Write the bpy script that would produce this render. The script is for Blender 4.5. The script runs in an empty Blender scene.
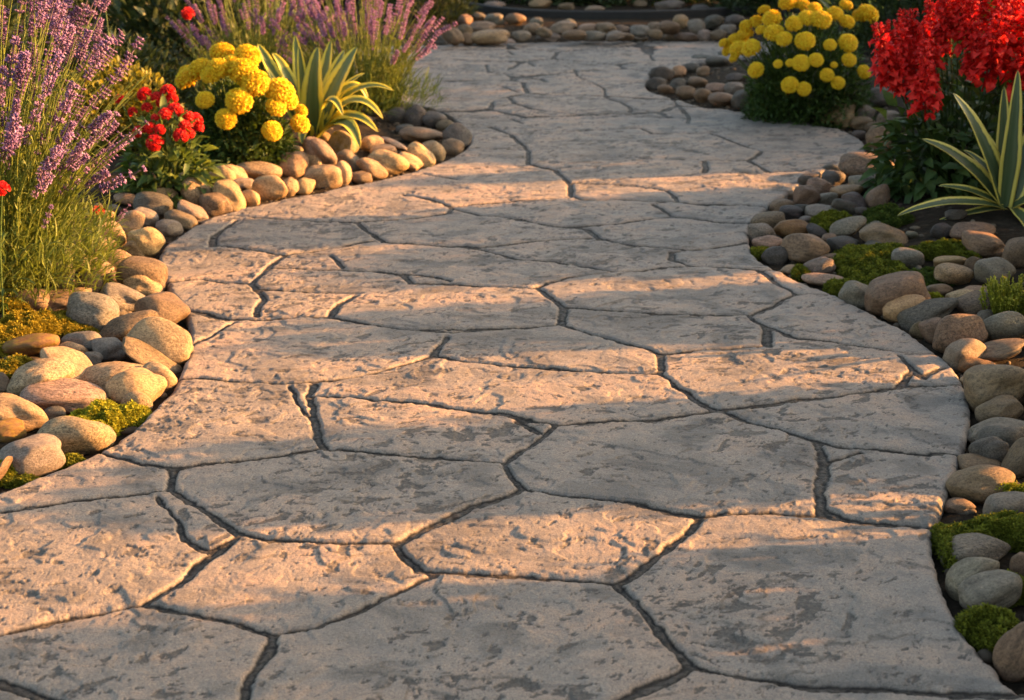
import bpy, bmesh, math
import numpy as np
from mathutils import Vector, Matrix, Euler

# ------------------------------------------------------------------ camera, sky, sun, exposure
S = bpy.context.scene
COL = S.collection
W, Hh = 1024, 700
CAM_H, FPX, PITCH = 1.2, 1500.0, math.atan(480.0 / 1500.0)
CP, SP = math.cos(PITCH), math.sin(PITCH)

cam_d = bpy.data.cameras.new("Camera")
cam = bpy.data.objects.new("Camera", cam_d)
COL.objects.link(cam)
S.camera = cam
cam.location = (0, 0, CAM_H)
cam.rotation_euler = (math.pi / 2 - PITCH, 0, 0)
cam_d.sensor_width = 36.0
cam_d.lens = FPX * 36.0 / W
cam_d.clip_end = 500
cam_d.dof.use_dof = True
cam_d.dof.focus_distance = 3.4
cam_d.dof.aperture_fstop = 6.5

SUN_AZ, SUN_EL = math.radians(12.0), math.radians(14.0)     # azimuth from +X towards +Y
SDIR = Vector((math.cos(SUN_AZ) * math.cos(SUN_EL), math.sin(SUN_AZ) * math.cos(SUN_EL), math.sin(SUN_EL)))
world = bpy.data.worlds.new("World")
S.world = world
world.use_nodes = True
wn = world.node_tree
bg = wn.nodes["Background"]
sky = wn.nodes.new("ShaderNodeTexSky")
sky.sky_type = 'NISHITA'
sky.sun_disc = False
sky.sun_elevation = SUN_EL
sky.sun_rotation = math.pi / 2 - SUN_AZ
sky.dust_density = 3.0
sky.ozone_density = 0.6
warm = wn.nodes.new("ShaderNodeMix")
warm.data_type = 'RGBA'
warm.blend_type = 'MULTIPLY'
warm.inputs[0].default_value = 1.0
warm.inputs[7].default_value = (1.0, 0.935, 0.83, 1)        # dusty evening sky
wn.links.new(sky.outputs[0], warm.inputs[6])
wn.links.new(warm.outputs[2], bg.inputs[0])
bg.inputs[1].default_value = 0.10
sun_d = bpy.data.lights.new("Sun", 'SUN')
sun_d.energy = 5.0
sun_d.angle = math.radians(0.5)
sun_d.color = (1.0, 0.47, 0.145)
sun = bpy.data.objects.new("Sun", sun_d)
COL.objects.link(sun)
sun.location = (6, 3, 5)
sun.rotation_euler = (-SDIR).to_track_quat('-Z', 'Y').to_euler()
S.view_settings.view_transform = 'Standard'
S.view_settings.look = 'None'
S.view_settings.gamma = 1.0
S.view_settings.exposure = 2.42
S.view_settings.use_curve_mapping = False

rng = np.random.default_rng(7)

# ------------------------------------------------------------------ helpers
def ray(x, y):
    u, v = (x - W / 2) / FPX, (Hh / 2 - y) / FPX
    return np.array([u, CP + v * SP, -SP + v * CP])

def G(x, y, z=0.0):
    """point on the height z seen at picture position x, y"""
    r = ray(x, y)
    t = (z - CAM_H) / r[2]
    return np.array([r[0] * t, r[1] * t, z])

def at(x, y, Y):
    """point at distance Y (along the ground, world Y) seen at x, y"""
    r = ray(x, y)
    t = Y / r[1]
    return np.array([r[0] * t, Y, CAM_H + r[2] * t])

def scale_at(P):
    """metres per pixel at point P"""
    return (P[1] * CP + (CAM_H - P[2]) * SP) / FPX

def proj(X, Y):
    d = Y * CP + CAM_H * SP
    up = Y * SP - CAM_H * CP
    return W / 2 + FPX * X / np.maximum(d, 1e-3), Hh / 2 - FPX * up / np.maximum(d, 1e-3)

def smooth(a, b, x):
    t = np.clip((x - a) / (b - a), 0, 1)
    return t * t * (3 - 2 * t)

def _hash(ix, iy, seed):
    h = (ix.astype(np.int64) * 374761393 + iy.astype(np.int64) * 668265263 + seed * 1274126177) & 0xffffffff
    h = ((h ^ (h >> 13)) * 1274126177) & 0xffffffff
    return ((h ^ (h >> 16)) & 0xffff) / 65535.0

def gnoise(x, y, seed=0):
    ix, iy = np.floor(x), np.floor(y)
    fx, fy = x - ix, y - iy
    ux, uy = fx * fx * fx * (fx * (fx * 6 - 15) + 10), fy * fy * fy * (fy * (fy * 6 - 15) + 10)
    def g(dx, dy):
        a = _hash(ix + dx, iy + dy, seed) * (2 * math.pi)
        return np.cos(a) * (fx - dx) + np.sin(a) * (fy - dy)
    a, b, c, d = g(0, 0), g(1, 0), g(0, 1), g(1, 1)
    return ((a + (b - a) * ux) + ((c + (d - c) * ux) - (a + (b - a) * ux)) * uy) * 1.5

def fbm(x, y, seed=0, oct=4, gain=0.5):
    s, a, f, n = 0, 1.0, 1.0, 0
    for k in range(oct):
        s = s + a * gnoise(x * f + 13.7 * k, y * f - 7.1 * k, seed + k)
        n += a
        a *= gain
        f *= 2.03
    return s / n

def mesh_np(name, V, F, mat=None, attrs=None, smooth_shade=True):
    """V (n,3); F list of index arrays (k,3)/(k,4)"""
    me = bpy.data.meshes.new(name)
    V = np.ascontiguousarray(V, dtype=np.float32)
    F = [np.asarray(f, dtype=np.int32) for f in F if len(f)]
    me.vertices.add(len(V))
    me.vertices.foreach_set("co", V.ravel())
    nl = sum(f.size for f in F)
    me.loops.add(nl)
    me.loops.foreach_set("vertex_index", np.concatenate([f.ravel() for f in F]))
    npoly = sum(len(f) for f in F)
    me.polygons.add(npoly)
    tot = np.concatenate([np.full(len(f), f.shape[1], dtype=np.int32) for f in F])
    st = np.concatenate([[0], np.cumsum(tot)[:-1]]).astype(np.int32)
    me.polygons.foreach_set("loop_start", st)
    me.polygons.foreach_set("loop_total", tot)
    me.polygons.foreach_set("use_smooth", np.full(npoly, smooth_shade, dtype=bool))
    for k, a in (attrs or {}).items():
        at_ = me.attributes.new(k, 'FLOAT', 'POINT')
        at_.data.foreach_set("value", np.ascontiguousarray(a, dtype=np.float32))
    me.update(calc_edges=True)
    me.validate()
    if mat:
        me.materials.append(mat)
    return me

def link(name, me, parent=None, loc=None, rot=None, scale=None):
    o = bpy.data.objects.new(name, me)
    COL.objects.link(o)
    if parent is not None:
        o.parent = parent
    if loc is not None:
        o.location = loc
    if rot is not None:
        o.rotation_euler = rot
    if scale is not None:
        o.scale = scale
    return o

def tag(o, label, cat, group=None):
    o["label"] = label
    o["category"] = cat
    if group:
        o["group"] = group
    return o

def thing(name, label, cat, loc, group=None):
    o = link(name, None, loc=tuple(float(c) for c in loc))
    o.empty_display_size = 0.05
    return tag(o, label, cat, group)

class MB:
    """collects pieces of one mesh"""
    def __init__(s):
        s.V, s.T, s.Q, s.A, s.n = [], [], [], [], 0
    def add(s, V, T=None, Q=None, tint=0.5):
        V = np.asarray(V, dtype=float).reshape(-1, 3)
        s.V.append(V)
        s.A.append(np.broadcast_to(np.asarray(tint, dtype=float), (len(V),)))
        if T is not None and len(T): s.T.append(np.asarray(T) + s.n)
        if Q is not None and len(Q): s.Q.append(np.asarray(Q) + s.n)
        s.n += len(V)
    def mesh(s, name, mat, smooth_shade=True):
        F = []
        if s.T: F.append(np.concatenate(s.T))
        if s.Q: F.append(np.concatenate(s.Q))
        return mesh_np(name, np.concatenate(s.V), F, mat, {"tint": np.concatenate(s.A)}, smooth_shade)

def nrm(a):
    return a / np.maximum(np.linalg.norm(a, axis=-1, keepdims=True), 1e-9)

def leaves(mb, P, D, L, Wd, tint, fold=0.25, droop=0.15, roll=None, wide=0.45):
    """leaf blades: base points P, directions D, lengths L, widths Wd; folded along the midrib, tip drooping"""
    n = len(P)
    D = nrm(D)
    L = np.broadcast_to(L, (n,))[:, None]
    Wd = np.broadcast_to(Wd, (n,))[:, None]
    up = np.tile([0, 0, 1.0], (n, 1)) + rng.normal(0, 0.35, (n, 3))
    side = nrm(np.cross(D, up))
    nor = nrm(np.cross(side, D))
    b = P
    l = P + D * L * wide + side * Wd * 0.5 + nor * Wd * fold
    r = P + D * L * wide - side * Wd * 0.5 + nor * Wd * fold
    c = P + D * L * wide * 1.05
    l2 = P + D * L * (wide + 1) / 2 + side * Wd * 0.36 + nor * (Wd * fold * .6 - L * droop * .4)
    r2 = P + D * L * (wide + 1) / 2 - side * Wd * 0.36 + nor * (Wd * fold * .6 - L * droop * .4)
    c2 = P + D * L * (wide + 1) / 2 - nor * L * droop * .45
    t = P + D * L - nor * L * droop
    V = np.stack([b, l, r, c, l2, r2, c2, t], 1).reshape(-1, 3)
    o = (np.arange(n) * 8)[:, None]
    T = np.concatenate([o + np.array([[0, 3, 1]]), o + np.array([[0, 2, 3]]),
                        o + np.array([[6, 7, 4]]), o + np.array([[6, 5, 7]])])
    Q = np.concatenate([o + np.array([[1, 3, 6, 4]]), o + np.array([[3, 2, 5, 6]])])
    mb.add(V, T, Q, np.repeat(np.broadcast_to(tint, (n,)), 8))

def tubes(mb, C, R, tint, sides=4):
    """C (n,m,3) centre lines, R (m,) or (n,m) radii"""
    n, m, _ = C.shape
    R = np.broadcast_to(R, (n, m))
    Tn = nrm(np.gradient(C, axis=1))
    ref = np.where(np.abs(Tn[..., 2:3]) > 0.9, np.array([1.0, 0, 0]), np.array([0, 0, 1.0]))
    A = nrm(np.cross(Tn, ref))
    B = np.cross(Tn, A)
    ang = np.arange(sides) * 2 * math.pi / sides
    V = C[:, :, None, :] + R[:, :, None, None] * (np.cos(ang)[None, None, :, None] * A[:, :, None, :] + np.sin(ang)[None, None, :, None] * B[:, :, None, :])
    i = np.arange(n)[:, None, None] * m * sides
    j = np.arange(m - 1)[None, :, None] * sides
    k = np.arange(sides)[None, None, :]
    k2 = (k + 1) % sides
    Q = np.stack([i + j + k, i + j + k2, i + j + sides + k2, i + j + sides + k], -1).reshape(-1, 4)
    mb.add(V.reshape(-1, 3), None, Q, np.repeat(np.broadcast_to(tint, (n,)), m * sides))

def blobs(mb, P, R, tint, D=None, stretch=1.0):
    """small octahedral buds, stretched along D"""
    n = len(P)
    R = np.broadcast_to(R, (n,))[:, None]
    if D is None:
        D = rng.normal(0, 1, (n, 3))
    D = nrm(D)
    A = nrm(np.cross(D, np.array([0.31, 0.52, 0.79])))
    B = np.cross(D, A)
    V = np.stack([P + D * R * stretch, P - D * R * stretch, P + A * R, P - A * R, P + B * R, P - B * R], 1).reshape(-1, 3)
    o = (np.arange(n) * 6)[:, None]
    T = np.concatenate([o + np.array([[a]]) [0] for a in ([0, 2, 4], [0, 4, 3], [0, 3, 5], [0, 5, 2], [1, 4, 2], [1, 3, 4], [1, 5, 3], [1, 2, 5])])
    mb.add(V, T, None, np.repeat(np.broadcast_to(tint, (n,)), 6))

# ------------------------------------------------------------------ materials
def new_mat(name):
    m = bpy.data.materials.new(name)
    m.use_nodes = True
    nt = m.node_tree
    return m, nt, nt.nodes["Principled BSDF"]

def N(nt, t, **kw):
    n = nt.nodes.new(t)
    for k, v in kw.items():
        if k.startswith("i_"):
            key = k[2:]
            n.inputs[int(key) if key.isdigit() else key].default_value = v
        else:
            setattr(n, k, v)
    return n

def ramp(nt, stops, interp='LINEAR'):
    r = nt.nodes.new("ShaderNodeValToRGB")
    r.color_ramp.interpolation = interp
    e = r.color_ramp.elements
    while len(e) < len(stops):
        e.new(0.5)
    for k, (p, c) in enumerate(stops):
        e[k].position = p
        e[k].color = (*c, 1) if len(c) == 3 else c
    return r

def mixc(nt, a, b, f, mode='MIX'):
    m = nt.nodes.new("ShaderNodeMix")
    m.data_type = 'RGBA'
    m.blend_type = mode
    for sock, v in ((m.inputs[0], f), (m.inputs[6], a), (m.inputs[7], b)):
        if isinstance(v, (int, float)):
            sock.default_value = v
        elif isinstance(v, tuple):
            sock.default_value = (*v, 1)
        else:
            nt.links.new(v, sock)
    return m.outputs[2]

def math_n(nt, op, a, b=0.0, clamp=False):
    m = nt.nodes.new("ShaderNodeMath")
    m.operation = op
    m.use_clamp = clamp
    for s_, v in ((m.inputs[0], a), (m.inputs[1], b)):
        if isinstance(v, (int, float)):
            s_.default_value = v
        else:
            nt.links.new(v, s_)
    return m.outputs[0]

def leaf_mat(name, cols, transl=0.35, rough=0.55, tcol=None, spec=0.35):
    """foliage: colour from each leaf's own tint, with light passing through the blade"""
    m, nt, p = new_mat(name)
    a = N(nt, "ShaderNodeAttribute", attribute_name="tint")
    r = ramp(nt, [(i / max(1, len(cols) - 1), c) for i, c in enumerate(cols)])
    nt.links.new(a.outputs["Fac"], r.inputs[0])
    tc = N(nt, "ShaderNodeTexCoord")
    nz = N(nt, "ShaderNodeTexNoise", i_Scale=60.0, i_Detail=2.0)
    nt.links.new(tc.outputs["Object"], nz.inputs["Vector"])
    g = ramp(nt, [(0.3, (0.72, 0.72, 0.72)), (0.7, (1.15, 1.15, 1.15))])
    nt.links.new(nz.outputs[0], g.inputs[0])
    c = mixc(nt, r.outputs[0], g.outputs[0], 1.0, 'MULTIPLY')
    nt.links.new(c, p.inputs["Base Color"])
    p.inputs["Roughness"].default_value = rough
    p.inputs["Specular IOR Level"].default_value = spec
    if transl:
        tr = N(nt, "ShaderNodeBsdfTranslucent")
        tcx = mixc(nt, c, tcol or (1.25, 1.2, 0.7), 1.0, 'MULTIPLY')
        nt.links.new(tcx, tr.inputs[0])
        mx = N(nt, "ShaderNodeMixShader")
        mx.inputs[0].default_value = transl
        nt.links.new(p.outputs[0], mx.inputs[1])
        nt.links.new(tr.outputs[0], mx.inputs[2])
        nt.links.new(mx.outputs[0], nt.nodes["Material Output"].inputs[0])
    return m

M = {}
M['lav_leaf'] = leaf_mat("lavender_leaf", [(0.068, 0.095, 0.018), (0.145, 0.188, 0.034), (0.26, 0.30, 0.065)])
M['lav_flower'] = leaf_mat("lavender_flower", [(0.15, 0.11, 0.10), (0.19, 0.095, 0.235), (0.29, 0.155, 0.35), (0.42, 0.28, 0.46)], 0.3, tcol=(1.1, 0.95, 1.1))
M['pink_flower'] = leaf_mat("pink_lavender_flower", [(0.20, 0.13, 0.12), (0.28, 0.12, 0.29), (0.39, 0.19, 0.41), (0.50, 0.32, 0.50)], 0.3, tcol=(1.1, 0.95, 1.1))
M['mari_petal'] = leaf_mat("marigold_petal", [(0.62, 0.33, 0.01), (0.80, 0.52, 0.015), (0.86, 0.66, 0.03)], 0.3, 0.6, (1.1, 1.0, 0.6), 0.2)
M['mari_leaf'] = leaf_mat("marigold_leaf", [(0.03, 0.06, 0.012), (0.055, 0.10, 0.02), (0.10, 0.15, 0.03)], 0.3)
M['red_petal'] = leaf_mat("red_petal", [(0.42, 0.008, 0.008), (0.66, 0.014, 0.011), (0.80, 0.04, 0.025)], 0.3, 0.5, (1.1, 0.8, 0.8), 0.2)
M['salvia_leaf'] = leaf_mat("salvia_leaf", [(0.025, 0.05, 0.012), (0.05, 0.09, 0.02), (0.09, 0.13, 0.03)], 0.3)
M['bed_leaf'] = leaf_mat("bedding_leaf", [(0.05, 0.09, 0.02), (0.09, 0.14, 0.03), (0.15, 0.19, 0.045)], 0.35)
M['olive_leaf'] = leaf_mat("golden_shrub_leaf", [(0.06, 0.066, 0.010), (0.15, 0.145, 0.018), (0.31, 0.26, 0.028)], 0.35)
M['dark_leaf'] = leaf_mat("dark_shrub_leaf", [(0.02, 0.035, 0.012), (0.04, 0.06, 0.018), (0.07, 0.09, 0.025)], 0.2)
M['succulent'] = leaf_mat("lime_succulent", [(0.14, 0.16, 0.015), (0.28, 0.29, 0.03), (0.44, 0.40, 0.05)], 0.35)
M['moss_gold'] = leaf_mat("golden_moss", [(0.127, 0.097, 0.012), (0.253, 0.194, 0.017), (0.389, 0.302, 0.03)], 0.25, 0.8, spec=0.1)
M['moss_bright'] = leaf_mat("bright_moss", [(0.135, 0.147, 0.014), (0.294, 0.294, 0.024), (0.465, 0.428, 0.037)], 0.25, 0.8, spec=0.1)
M['moss_green'] = leaf_mat("green_moss", [(0.056, 0.066, 0.010), (0.135, 0.145, 0.015), (0.235, 0.235, 0.028)], 0.25, 0.8, spec=0.1)
M['moss_dark'] = leaf_mat("dark_moss", [(0.024, 0.039, 0.009), (0.061, 0.086, 0.014), (0.122, 0.147, 0.024)], 0.2, 0.8, spec=0.1)
M['stem'] = leaf_mat("woody_stem", [(0.05, 0.035, 0.02), (0.10, 0.09, 0.035), (0.12, 0.14, 0.04)], 0)

def agave_mat(name, mid, mid2, edge, e0=0.60):
    m, nt, p = new_mat(name)
    a = N(nt, "ShaderNodeAttribute", attribute_name="across")
    tc = N(nt, "ShaderNodeTexCoord")
    mp = N(nt, "ShaderNodeMapping")
    mp.inputs["Scale"].default_value = (90, 90, 8)
    nt.links.new(tc.outputs["Object"], mp.inputs[0])
    nz = N(nt, "ShaderNodeTexNoise", i_Scale=1.0, i_Detail=3.0)
    nt.links.new(mp.outputs[0], nz.inputs["Vector"])
    w = math_n(nt, 'ADD', a.outputs["Fac"], math_n(nt, 'MULTIPLY', math_n(nt, 'SUBTRACT', nz.outputs[0], 0.5), 0.34))
    r = ramp(nt, [(0.0, mid), (0.30, mid2), (e0 - 0.10, mid), (e0, edge), (0.93, edge), (1.0, tuple(c * 0.75 for c in edge))])
    nt.links.new(w, r.inputs[0])
    nt.links.new(r.outputs[0], p.inputs["Base Color"])
    p.inputs["Roughness"].default_value = 0.42
    tr = N(nt, "ShaderNodeBsdfTranslucent")
    nt.links.new(r.outputs[0], tr.inputs[0])
    mx = N(nt, "ShaderNodeMixShader")
    mx.inputs[0].default_value = 0.22
    nt.links.new(p.outputs[0], mx.inputs[1])
    nt.links.new(tr.outputs[0], mx.inputs[2])
    nt.links.new(mx.outputs[0], nt.nodes["Material Output"].inputs[0])
    return m
M['agave_gold'] = agave_mat("golden_edged_leaf", (0.09, 0.13, 0.03), (0.13, 0.17, 0.045), (0.68, 0.58, 0.06))
M['agave_grey'] = agave_mat("cream_edged_leaf", (0.055, 0.085, 0.032), (0.085, 0.118, 0.05), (0.68, 0.55, 0.11), 0.67)

def stone_mat(name, speck, band, moss=0.0, bump=0.5):
    m, nt, p = new_mat(name)
    oi = N(nt, "ShaderNodeObjectInfo")
    tc = N(nt, "ShaderNodeTexCoord")
    add = N(nt, "ShaderNodeVectorMath", operation='ADD')
    sc = N(nt, "ShaderNodeVectorMath", operation='SCALE')
    sc.inputs[0].default_value = (37.0, 91.0, 53.0)
    nt.links.new(oi.outputs["Random"], sc.inputs["Scale"])
    nt.links.new(tc.outputs["Object"], add.inputs[0])
    nt.links.new(sc.outputs[0], add.inputs[1])
    v = add.outputs[0]
    n1 = N(nt, "ShaderNodeTexNoise", i_Scale=1.6, i_Detail=5.0, i_Roughness=0.6)
    nt.links.new(v, n1.inputs["Vector"])
    r1 = ramp(nt, [(0.28, (0.66, 0.64, 0.62)), (0.5, (1.0, 1.0, 1.0)), (0.72, (1.28, 1.24, 1.16))])
    nt.links.new(n1.outputs[0], r1.inputs[0])
    c = mixc(nt, oi.outputs["Color"], r1.outputs[0], 1.0, 'MULTIPLY')
    n2 = N(nt, "ShaderNodeTexNoise", i_Scale=9.0, i_Detail=6.0, i_Roughness=0.88)
    nt.links.new(v, n2.inputs["Vector"])
    r2 = ramp(nt, [(0.36, (1 - speck * .75,) * 3), (0.50, (1, 1, 1)), (0.66, (1 + speck * .7,) * 3)])
    nt.links.new(n2.outputs[0], r2.inputs[0])
    c = mixc(nt, c, r2.outputs[0], 1.0, 'MULTIPLY')
    if band:
        wv = N(nt, "ShaderNodeTexWave", i_Scale=1.1, i_Distortion=9.0, i_Detail=4.0)
        wv.bands_direction = 'Z'
        nt.links.new(v, wv.inputs["Vector"])
        r3 = ramp(nt, [(0.0, (1 - band,) * 3), (0.6, (1, 1, 1)), (1.0, (1 + band * .5,) * 3)])
        nt.links.new(wv.outputs[0], r3.inputs[0])
        c = mixc(nt, c, r3.outputs[0], 1.0, 'MULTIPLY')
    # pale and dark mineral grains
    vo = N(nt, "ShaderNodeTexVoronoi", i_Scale=15.0)
    nt.links.new(v, vo.inputs["Vector"])
    g = math_n(nt, 'LESS_THAN', vo.outputs["Distance"], 0.22)
    c = mixc(nt, c, (0.07, 0.06, 0.05), math_n(nt, 'MULTIPLY', g, 0.55 * speck))
    if moss:
        n4 = N(nt, "ShaderNodeTexNoise", i_Scale=3.0, i_Detail=6.0, i_Roughness=0.7)
        nt.links.new(v, n4.inputs["Vector"])
        f = ramp(nt, [(0.46, (0, 0, 0)), (0.62, (moss,) * 3)])
        nt.links.new(n4.outputs[0], f.inputs[0])
        c = mixc(nt, c, (0.20, 0.13, 0.015), f.outputs[0])
    nt.links.new(c, p.inputs["Base Color"])
    p.inputs["Roughness"].default_value = 0.62
    p.inputs["Specular IOR Level"].default_value = 0.3
    n5 = N(nt, "ShaderNodeTexNoise", i_Scale=9.0, i_Detail=8.0, i_Roughness=0.7)
    nt.links.new(v, n5.inputs["Vector"])
    b = N(nt, "ShaderNodeBump", i_Strength=bump, i_Distance=0.006)
    nt.links.new(n5.outputs[0], b.inputs["Height"])
    nt.links.new(b.outputs[0], p.inputs["Normal"])
    return m
M['stone_smooth'] = stone_mat("smooth_river_stone", 0.85, 0.0, bump=0.7)
M['stone_speckled'] = stone_mat("speckled_river_stone", 1.2, 0.0, bump=0.9)
M['stone_banded'] = stone_mat("banded_river_stone", 0.8, 0.16, bump=0.55)
M['stone_mossy'] = stone_mat("mossy_river_stone", 0.6, 0.0, moss=0.85, bump=0.8)

def path_mat():
    m, nt, p = new_mat("stamped_concrete")
    tc = N(nt, "ShaderNodeTexCoord")
    v = tc.outputs["Object"]
    def noise(scale, det=4.0, rough=0.55, src=v):
        n = N(nt, "ShaderNodeTexNoise", i_Scale=scale, i_Detail=det, i_Roughness=rough)
        nt.links.new(src, n.inputs["Vector"])
        return n.outputs[0]
    a_tone = N(nt, "ShaderNodeAttribute", attribute_name="tone").outputs["Fac"]
    a_joint = N(nt, "ShaderNodeAttribute", attribute_name="joint").outputs["Fac"]
    a_pit = N(nt, "ShaderNodeAttribute", attribute_name="pit").outputs["Fac"]
    r = ramp(nt, [(0.10, (0.125, 0.110, 0.096)), (0.44, (0.262, 0.219, 0.181)), (0.66, (0.358, 0.262, 0.195)), (1.0, (0.435, 0.285, 0.200))])
    t = math_n(nt, 'ADD', math_n(nt, 'MULTIPLY', a_tone, 0.6), math_n(nt, 'MULTIPLY', noise(5.0, 6.0, 0.65), 0.42))
    nt.links.new(t, r.inputs[0])
    c = r.outputs[0]
    g = ramp(nt, [(0.30, (0.50, 0.50, 0.51)), (0.50, (1, 1, 1)), (0.72, (1.30, 1.28, 1.26))])
    nt.links.new(noise(210.0, 5.0, 0.85), g.inputs[0])
    c = mixc(nt, c, g.outputs[0], 1.0, 'MULTIPLY')
    g4 = ramp(nt, [(0.32, (0.66, 0.66, 0.67)), (0.5, (1, 1, 1)), (0.66, (1.26, 1.24, 1.22))])
    nt.links.new(noise(430.0, 2.0, 0.9), g4.inputs[0])
    c = mixc(nt, c, g4.outputs[0], 1.0, 'MULTIPLY')
    # grey release powder left in blotches
    g2 = ramp(nt, [(0.47, (0, 0, 0)), (0.66, (0.62, 0.62, 0.62))])
    nt.links.new(noise(16.0, 9.0, 0.78), g2.inputs[0])
    c = mixc(nt, c, (0.145, 0.132, 0.122), g2.outputs[0])
    pr = ramp(nt, [(0.16, (0, 0, 0)), (0.62, (0.88, 0.88, 0.88))])
    nt.links.new(math_n(nt, 'ADD', a_pit, math_n(nt, 'MULTIPLY', math_n(nt, 'SUBTRACT', noise(120.0, 4.0, 0.7), 0.5), 0.8)), pr.inputs[0])
    pg = ramp(nt, [(0.36, (0.055, 0.048, 0.041)), (0.66, (0.150, 0.128, 0.108))])
    nt.links.new(noise(150.0, 4.0, 0.8), pg.inputs[0])
    c = mixc(nt, c, pg.outputs[0], pr.outputs[0])
    jr = ramp(nt, [(0.35, (0, 0, 0)), (0.85, (1, 1, 1))])
    nt.links.new(math_n(nt, 'ADD', a_joint, math_n(nt, 'MULTIPLY', math_n(nt, 'SUBTRACT', noise(70.0, 3.0, 0.7), 0.5), 0.5)), jr.inputs[0])
    jn = ramp(nt, [(0.38, (0, 0, 0)), (0.66, (1, 1, 1))])
    nt.links.new(noise(60.0, 5.0, 0.75), jn.inputs[0])
    a_core = N(nt, "ShaderNodeAttribute", attribute_name="core").outputs["Fac"]
    jc = mixc(nt, (0.018, 0.015, 0.012), (0.115, 0.094, 0.075), math_n(nt, 'MULTIPLY', jn.outputs[0], math_n(nt, 'ADD', math_n(nt, 'MULTIPLY', a_core, 0.85), 0.15)))
    c = mixc(nt, c, jc, jr.outputs[0])
    nt.links.new(c, p.inputs["Base Color"])
    rr = ramp(nt, [(0.3, (0.52,) * 3), (0.7, (0.8,) * 3)])
    nt.links.new(noise(12.0), rr.inputs[0])
    nt.links.new(rr.outputs[0], p.inputs["Roughness"])
    p.inputs["Specular IOR Level"].default_value = 0.2
    h = math_n(nt, 'ADD', math_n(nt, 'MULTIPLY', noise(45.0, 5.0, 0.65), 1.0), math_n(nt, 'MULTIPLY', noise(230.0, 4.0, 0.75), 0.55))
    b = N(nt, "ShaderNodeBump", i_Strength=1.0, i_Distance=0.0038)
    nt.links.new(h, b.inputs["Height"])
    nt.links.new(b.outputs[0], p.inputs["Normal"])
    return m
M['path'] = path_mat()

def soil_mat():
    m, nt, p = new_mat("garden_soil")
    tc = N(nt, "ShaderNodeTexCoord")
    n = N(nt, "ShaderNodeTexNoise", i_Scale=30.0, i_Detail=8.0, i_Roughness=0.7)
    nt.links.new(tc.outputs["Object"], n.inputs["Vector"])
    r = ramp(nt, [(0.3, (0.012, 0.009, 0.006)), (0.55, (0.035, 0.025, 0.016)), (0.75, (0.075, 0.052, 0.032))])
    nt.links.new(n.outputs[0], r.inputs[0])
    nt.links.new(r.outputs[0], p.inputs["Base Color"])
    p.inputs["Roughness"].default_value = 0.95
    p.inputs["Specular IOR Level"].default_value = 0.1
    b = N(nt, "ShaderNodeBump", i_Strength=1.0, i_Distance=0.02)
    nt.links.new(n.outputs[0], b.inputs["Height"])
    nt.links.new(b.outputs[0], p.inputs["Normal"])
    return m
M['soil'] = soil_mat()

def plain_mat(name, col, rough=0.6, nscale=20.0, var=0.3):
    m, nt, p = new_mat(name)
    tc = N(nt, "ShaderNodeTexCoord")
    n = N(nt, "ShaderNodeTexNoise", i_Scale=nscale, i_Detail=6.0, i_Roughness=0.65)
    nt.links.new(tc.outputs["Object"], n.inputs["Vector"])
    r = ramp(nt, [(0.3, tuple(c * (1 - var) for c in col)), (0.7, tuple(c * (1 + var) for c in col))])
    nt.links.new(n.outputs[0], r.inputs[0])
    nt.links.new(r.outputs[0], p.inputs["Base Color"])
    p.inputs["Roughness"].default_value = rough
    b = N(nt, "ShaderNodeBump", i_Strength=0.4, i_Distance=0.01)
    nt.links.new(n.outputs[0], b.inputs["Height"])
    nt.links.new(b.outputs[0], p.inputs["Normal"])
    return m
M['gravel'] = leaf_mat("bed_gravel", [(0.03, 0.022, 0.015), (0.09, 0.066, 0.045), (0.17, 0.13, 0.09)], 0, 0.8, spec=0.2)
M['edging'] = plain_mat("dark_edging", (0.016, 0.013, 0.011), 0.7)

# ------------------------------------------------------------------ outline of the path, on the ground
def catmull(P, k=6):
    P = np.asarray(P)
    out = []
    n = len(P)
    for i in range(n - 1):
        p0, p1, p2, p3 = P[max(i - 1, 0)], P[i], P[i + 1], P[min(i + 2, n - 1)]
        for t in np.linspace(0, 1, k, endpoint=False):
            out.append(0.5 * ((2 * p1) + (-p0 + p2) * t + (2 * p0 - 5 * p1 + 4 * p2 - p3) * t * t + (-p0 + 3 * p1 - 3 * p2 + p3) * t ** 3))
    out.append(P[-1])
    return np.array(out)

left_px = [(-60, 512), (0, 493), (32, 480), (60, 468), (100, 451), (124, 437), (140, 424), (160, 404), (174, 386), (184, 364),
           (190, 342), (187, 320), (178, 304), (168, 288), (161, 272), (158, 258), (164, 246), (180, 236), (194, 226), (210, 218),
           (244, 209), (288, 198), (316, 194), (350, 186), (386, 178), (422, 169), (446, 160), (463, 151), (470, 142), (467, 132),
           (452, 118), (430, 109), (395, 101), (340, 92), (280, 80), (225, 66)]
far_px = [(215, 55), (300, 50), (380, 47), (440, 45), (500, 43), (560, 42), (640, 41), (720, 41), (790, 43), (830, 47)]
right_px = [(800, 54), (750, 57), (706, 62), (672, 70), (652, 78), (646, 86), (652, 92), (670, 98), (706, 107), (750, 113), (788, 119),
            (820, 125), (840, 130), (854, 135), (864, 143), (866, 151), (856, 160), (836, 167), (812, 177), (796, 187), (780, 198),
            (766, 208), (755, 218), (749, 231), (751, 246), (758, 258), (774, 269), (798, 280), (818, 288), (842, 299), (866, 311),
            (890, 323), (912, 335), (932, 348), (948, 361), (959, 376), (967, 392), (971, 408), (970, 424), (965, 446), (956, 471),
            (945, 500), (936, 525), (932, 545), (937, 570), (946, 598), (960, 625), (975, 645), (994, 664), (1023, 692)]
Lg = np.array([G(*q)[:2] for q in left_px])
Fg = np.array([G(*q)[:2] for q in far_px])
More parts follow.
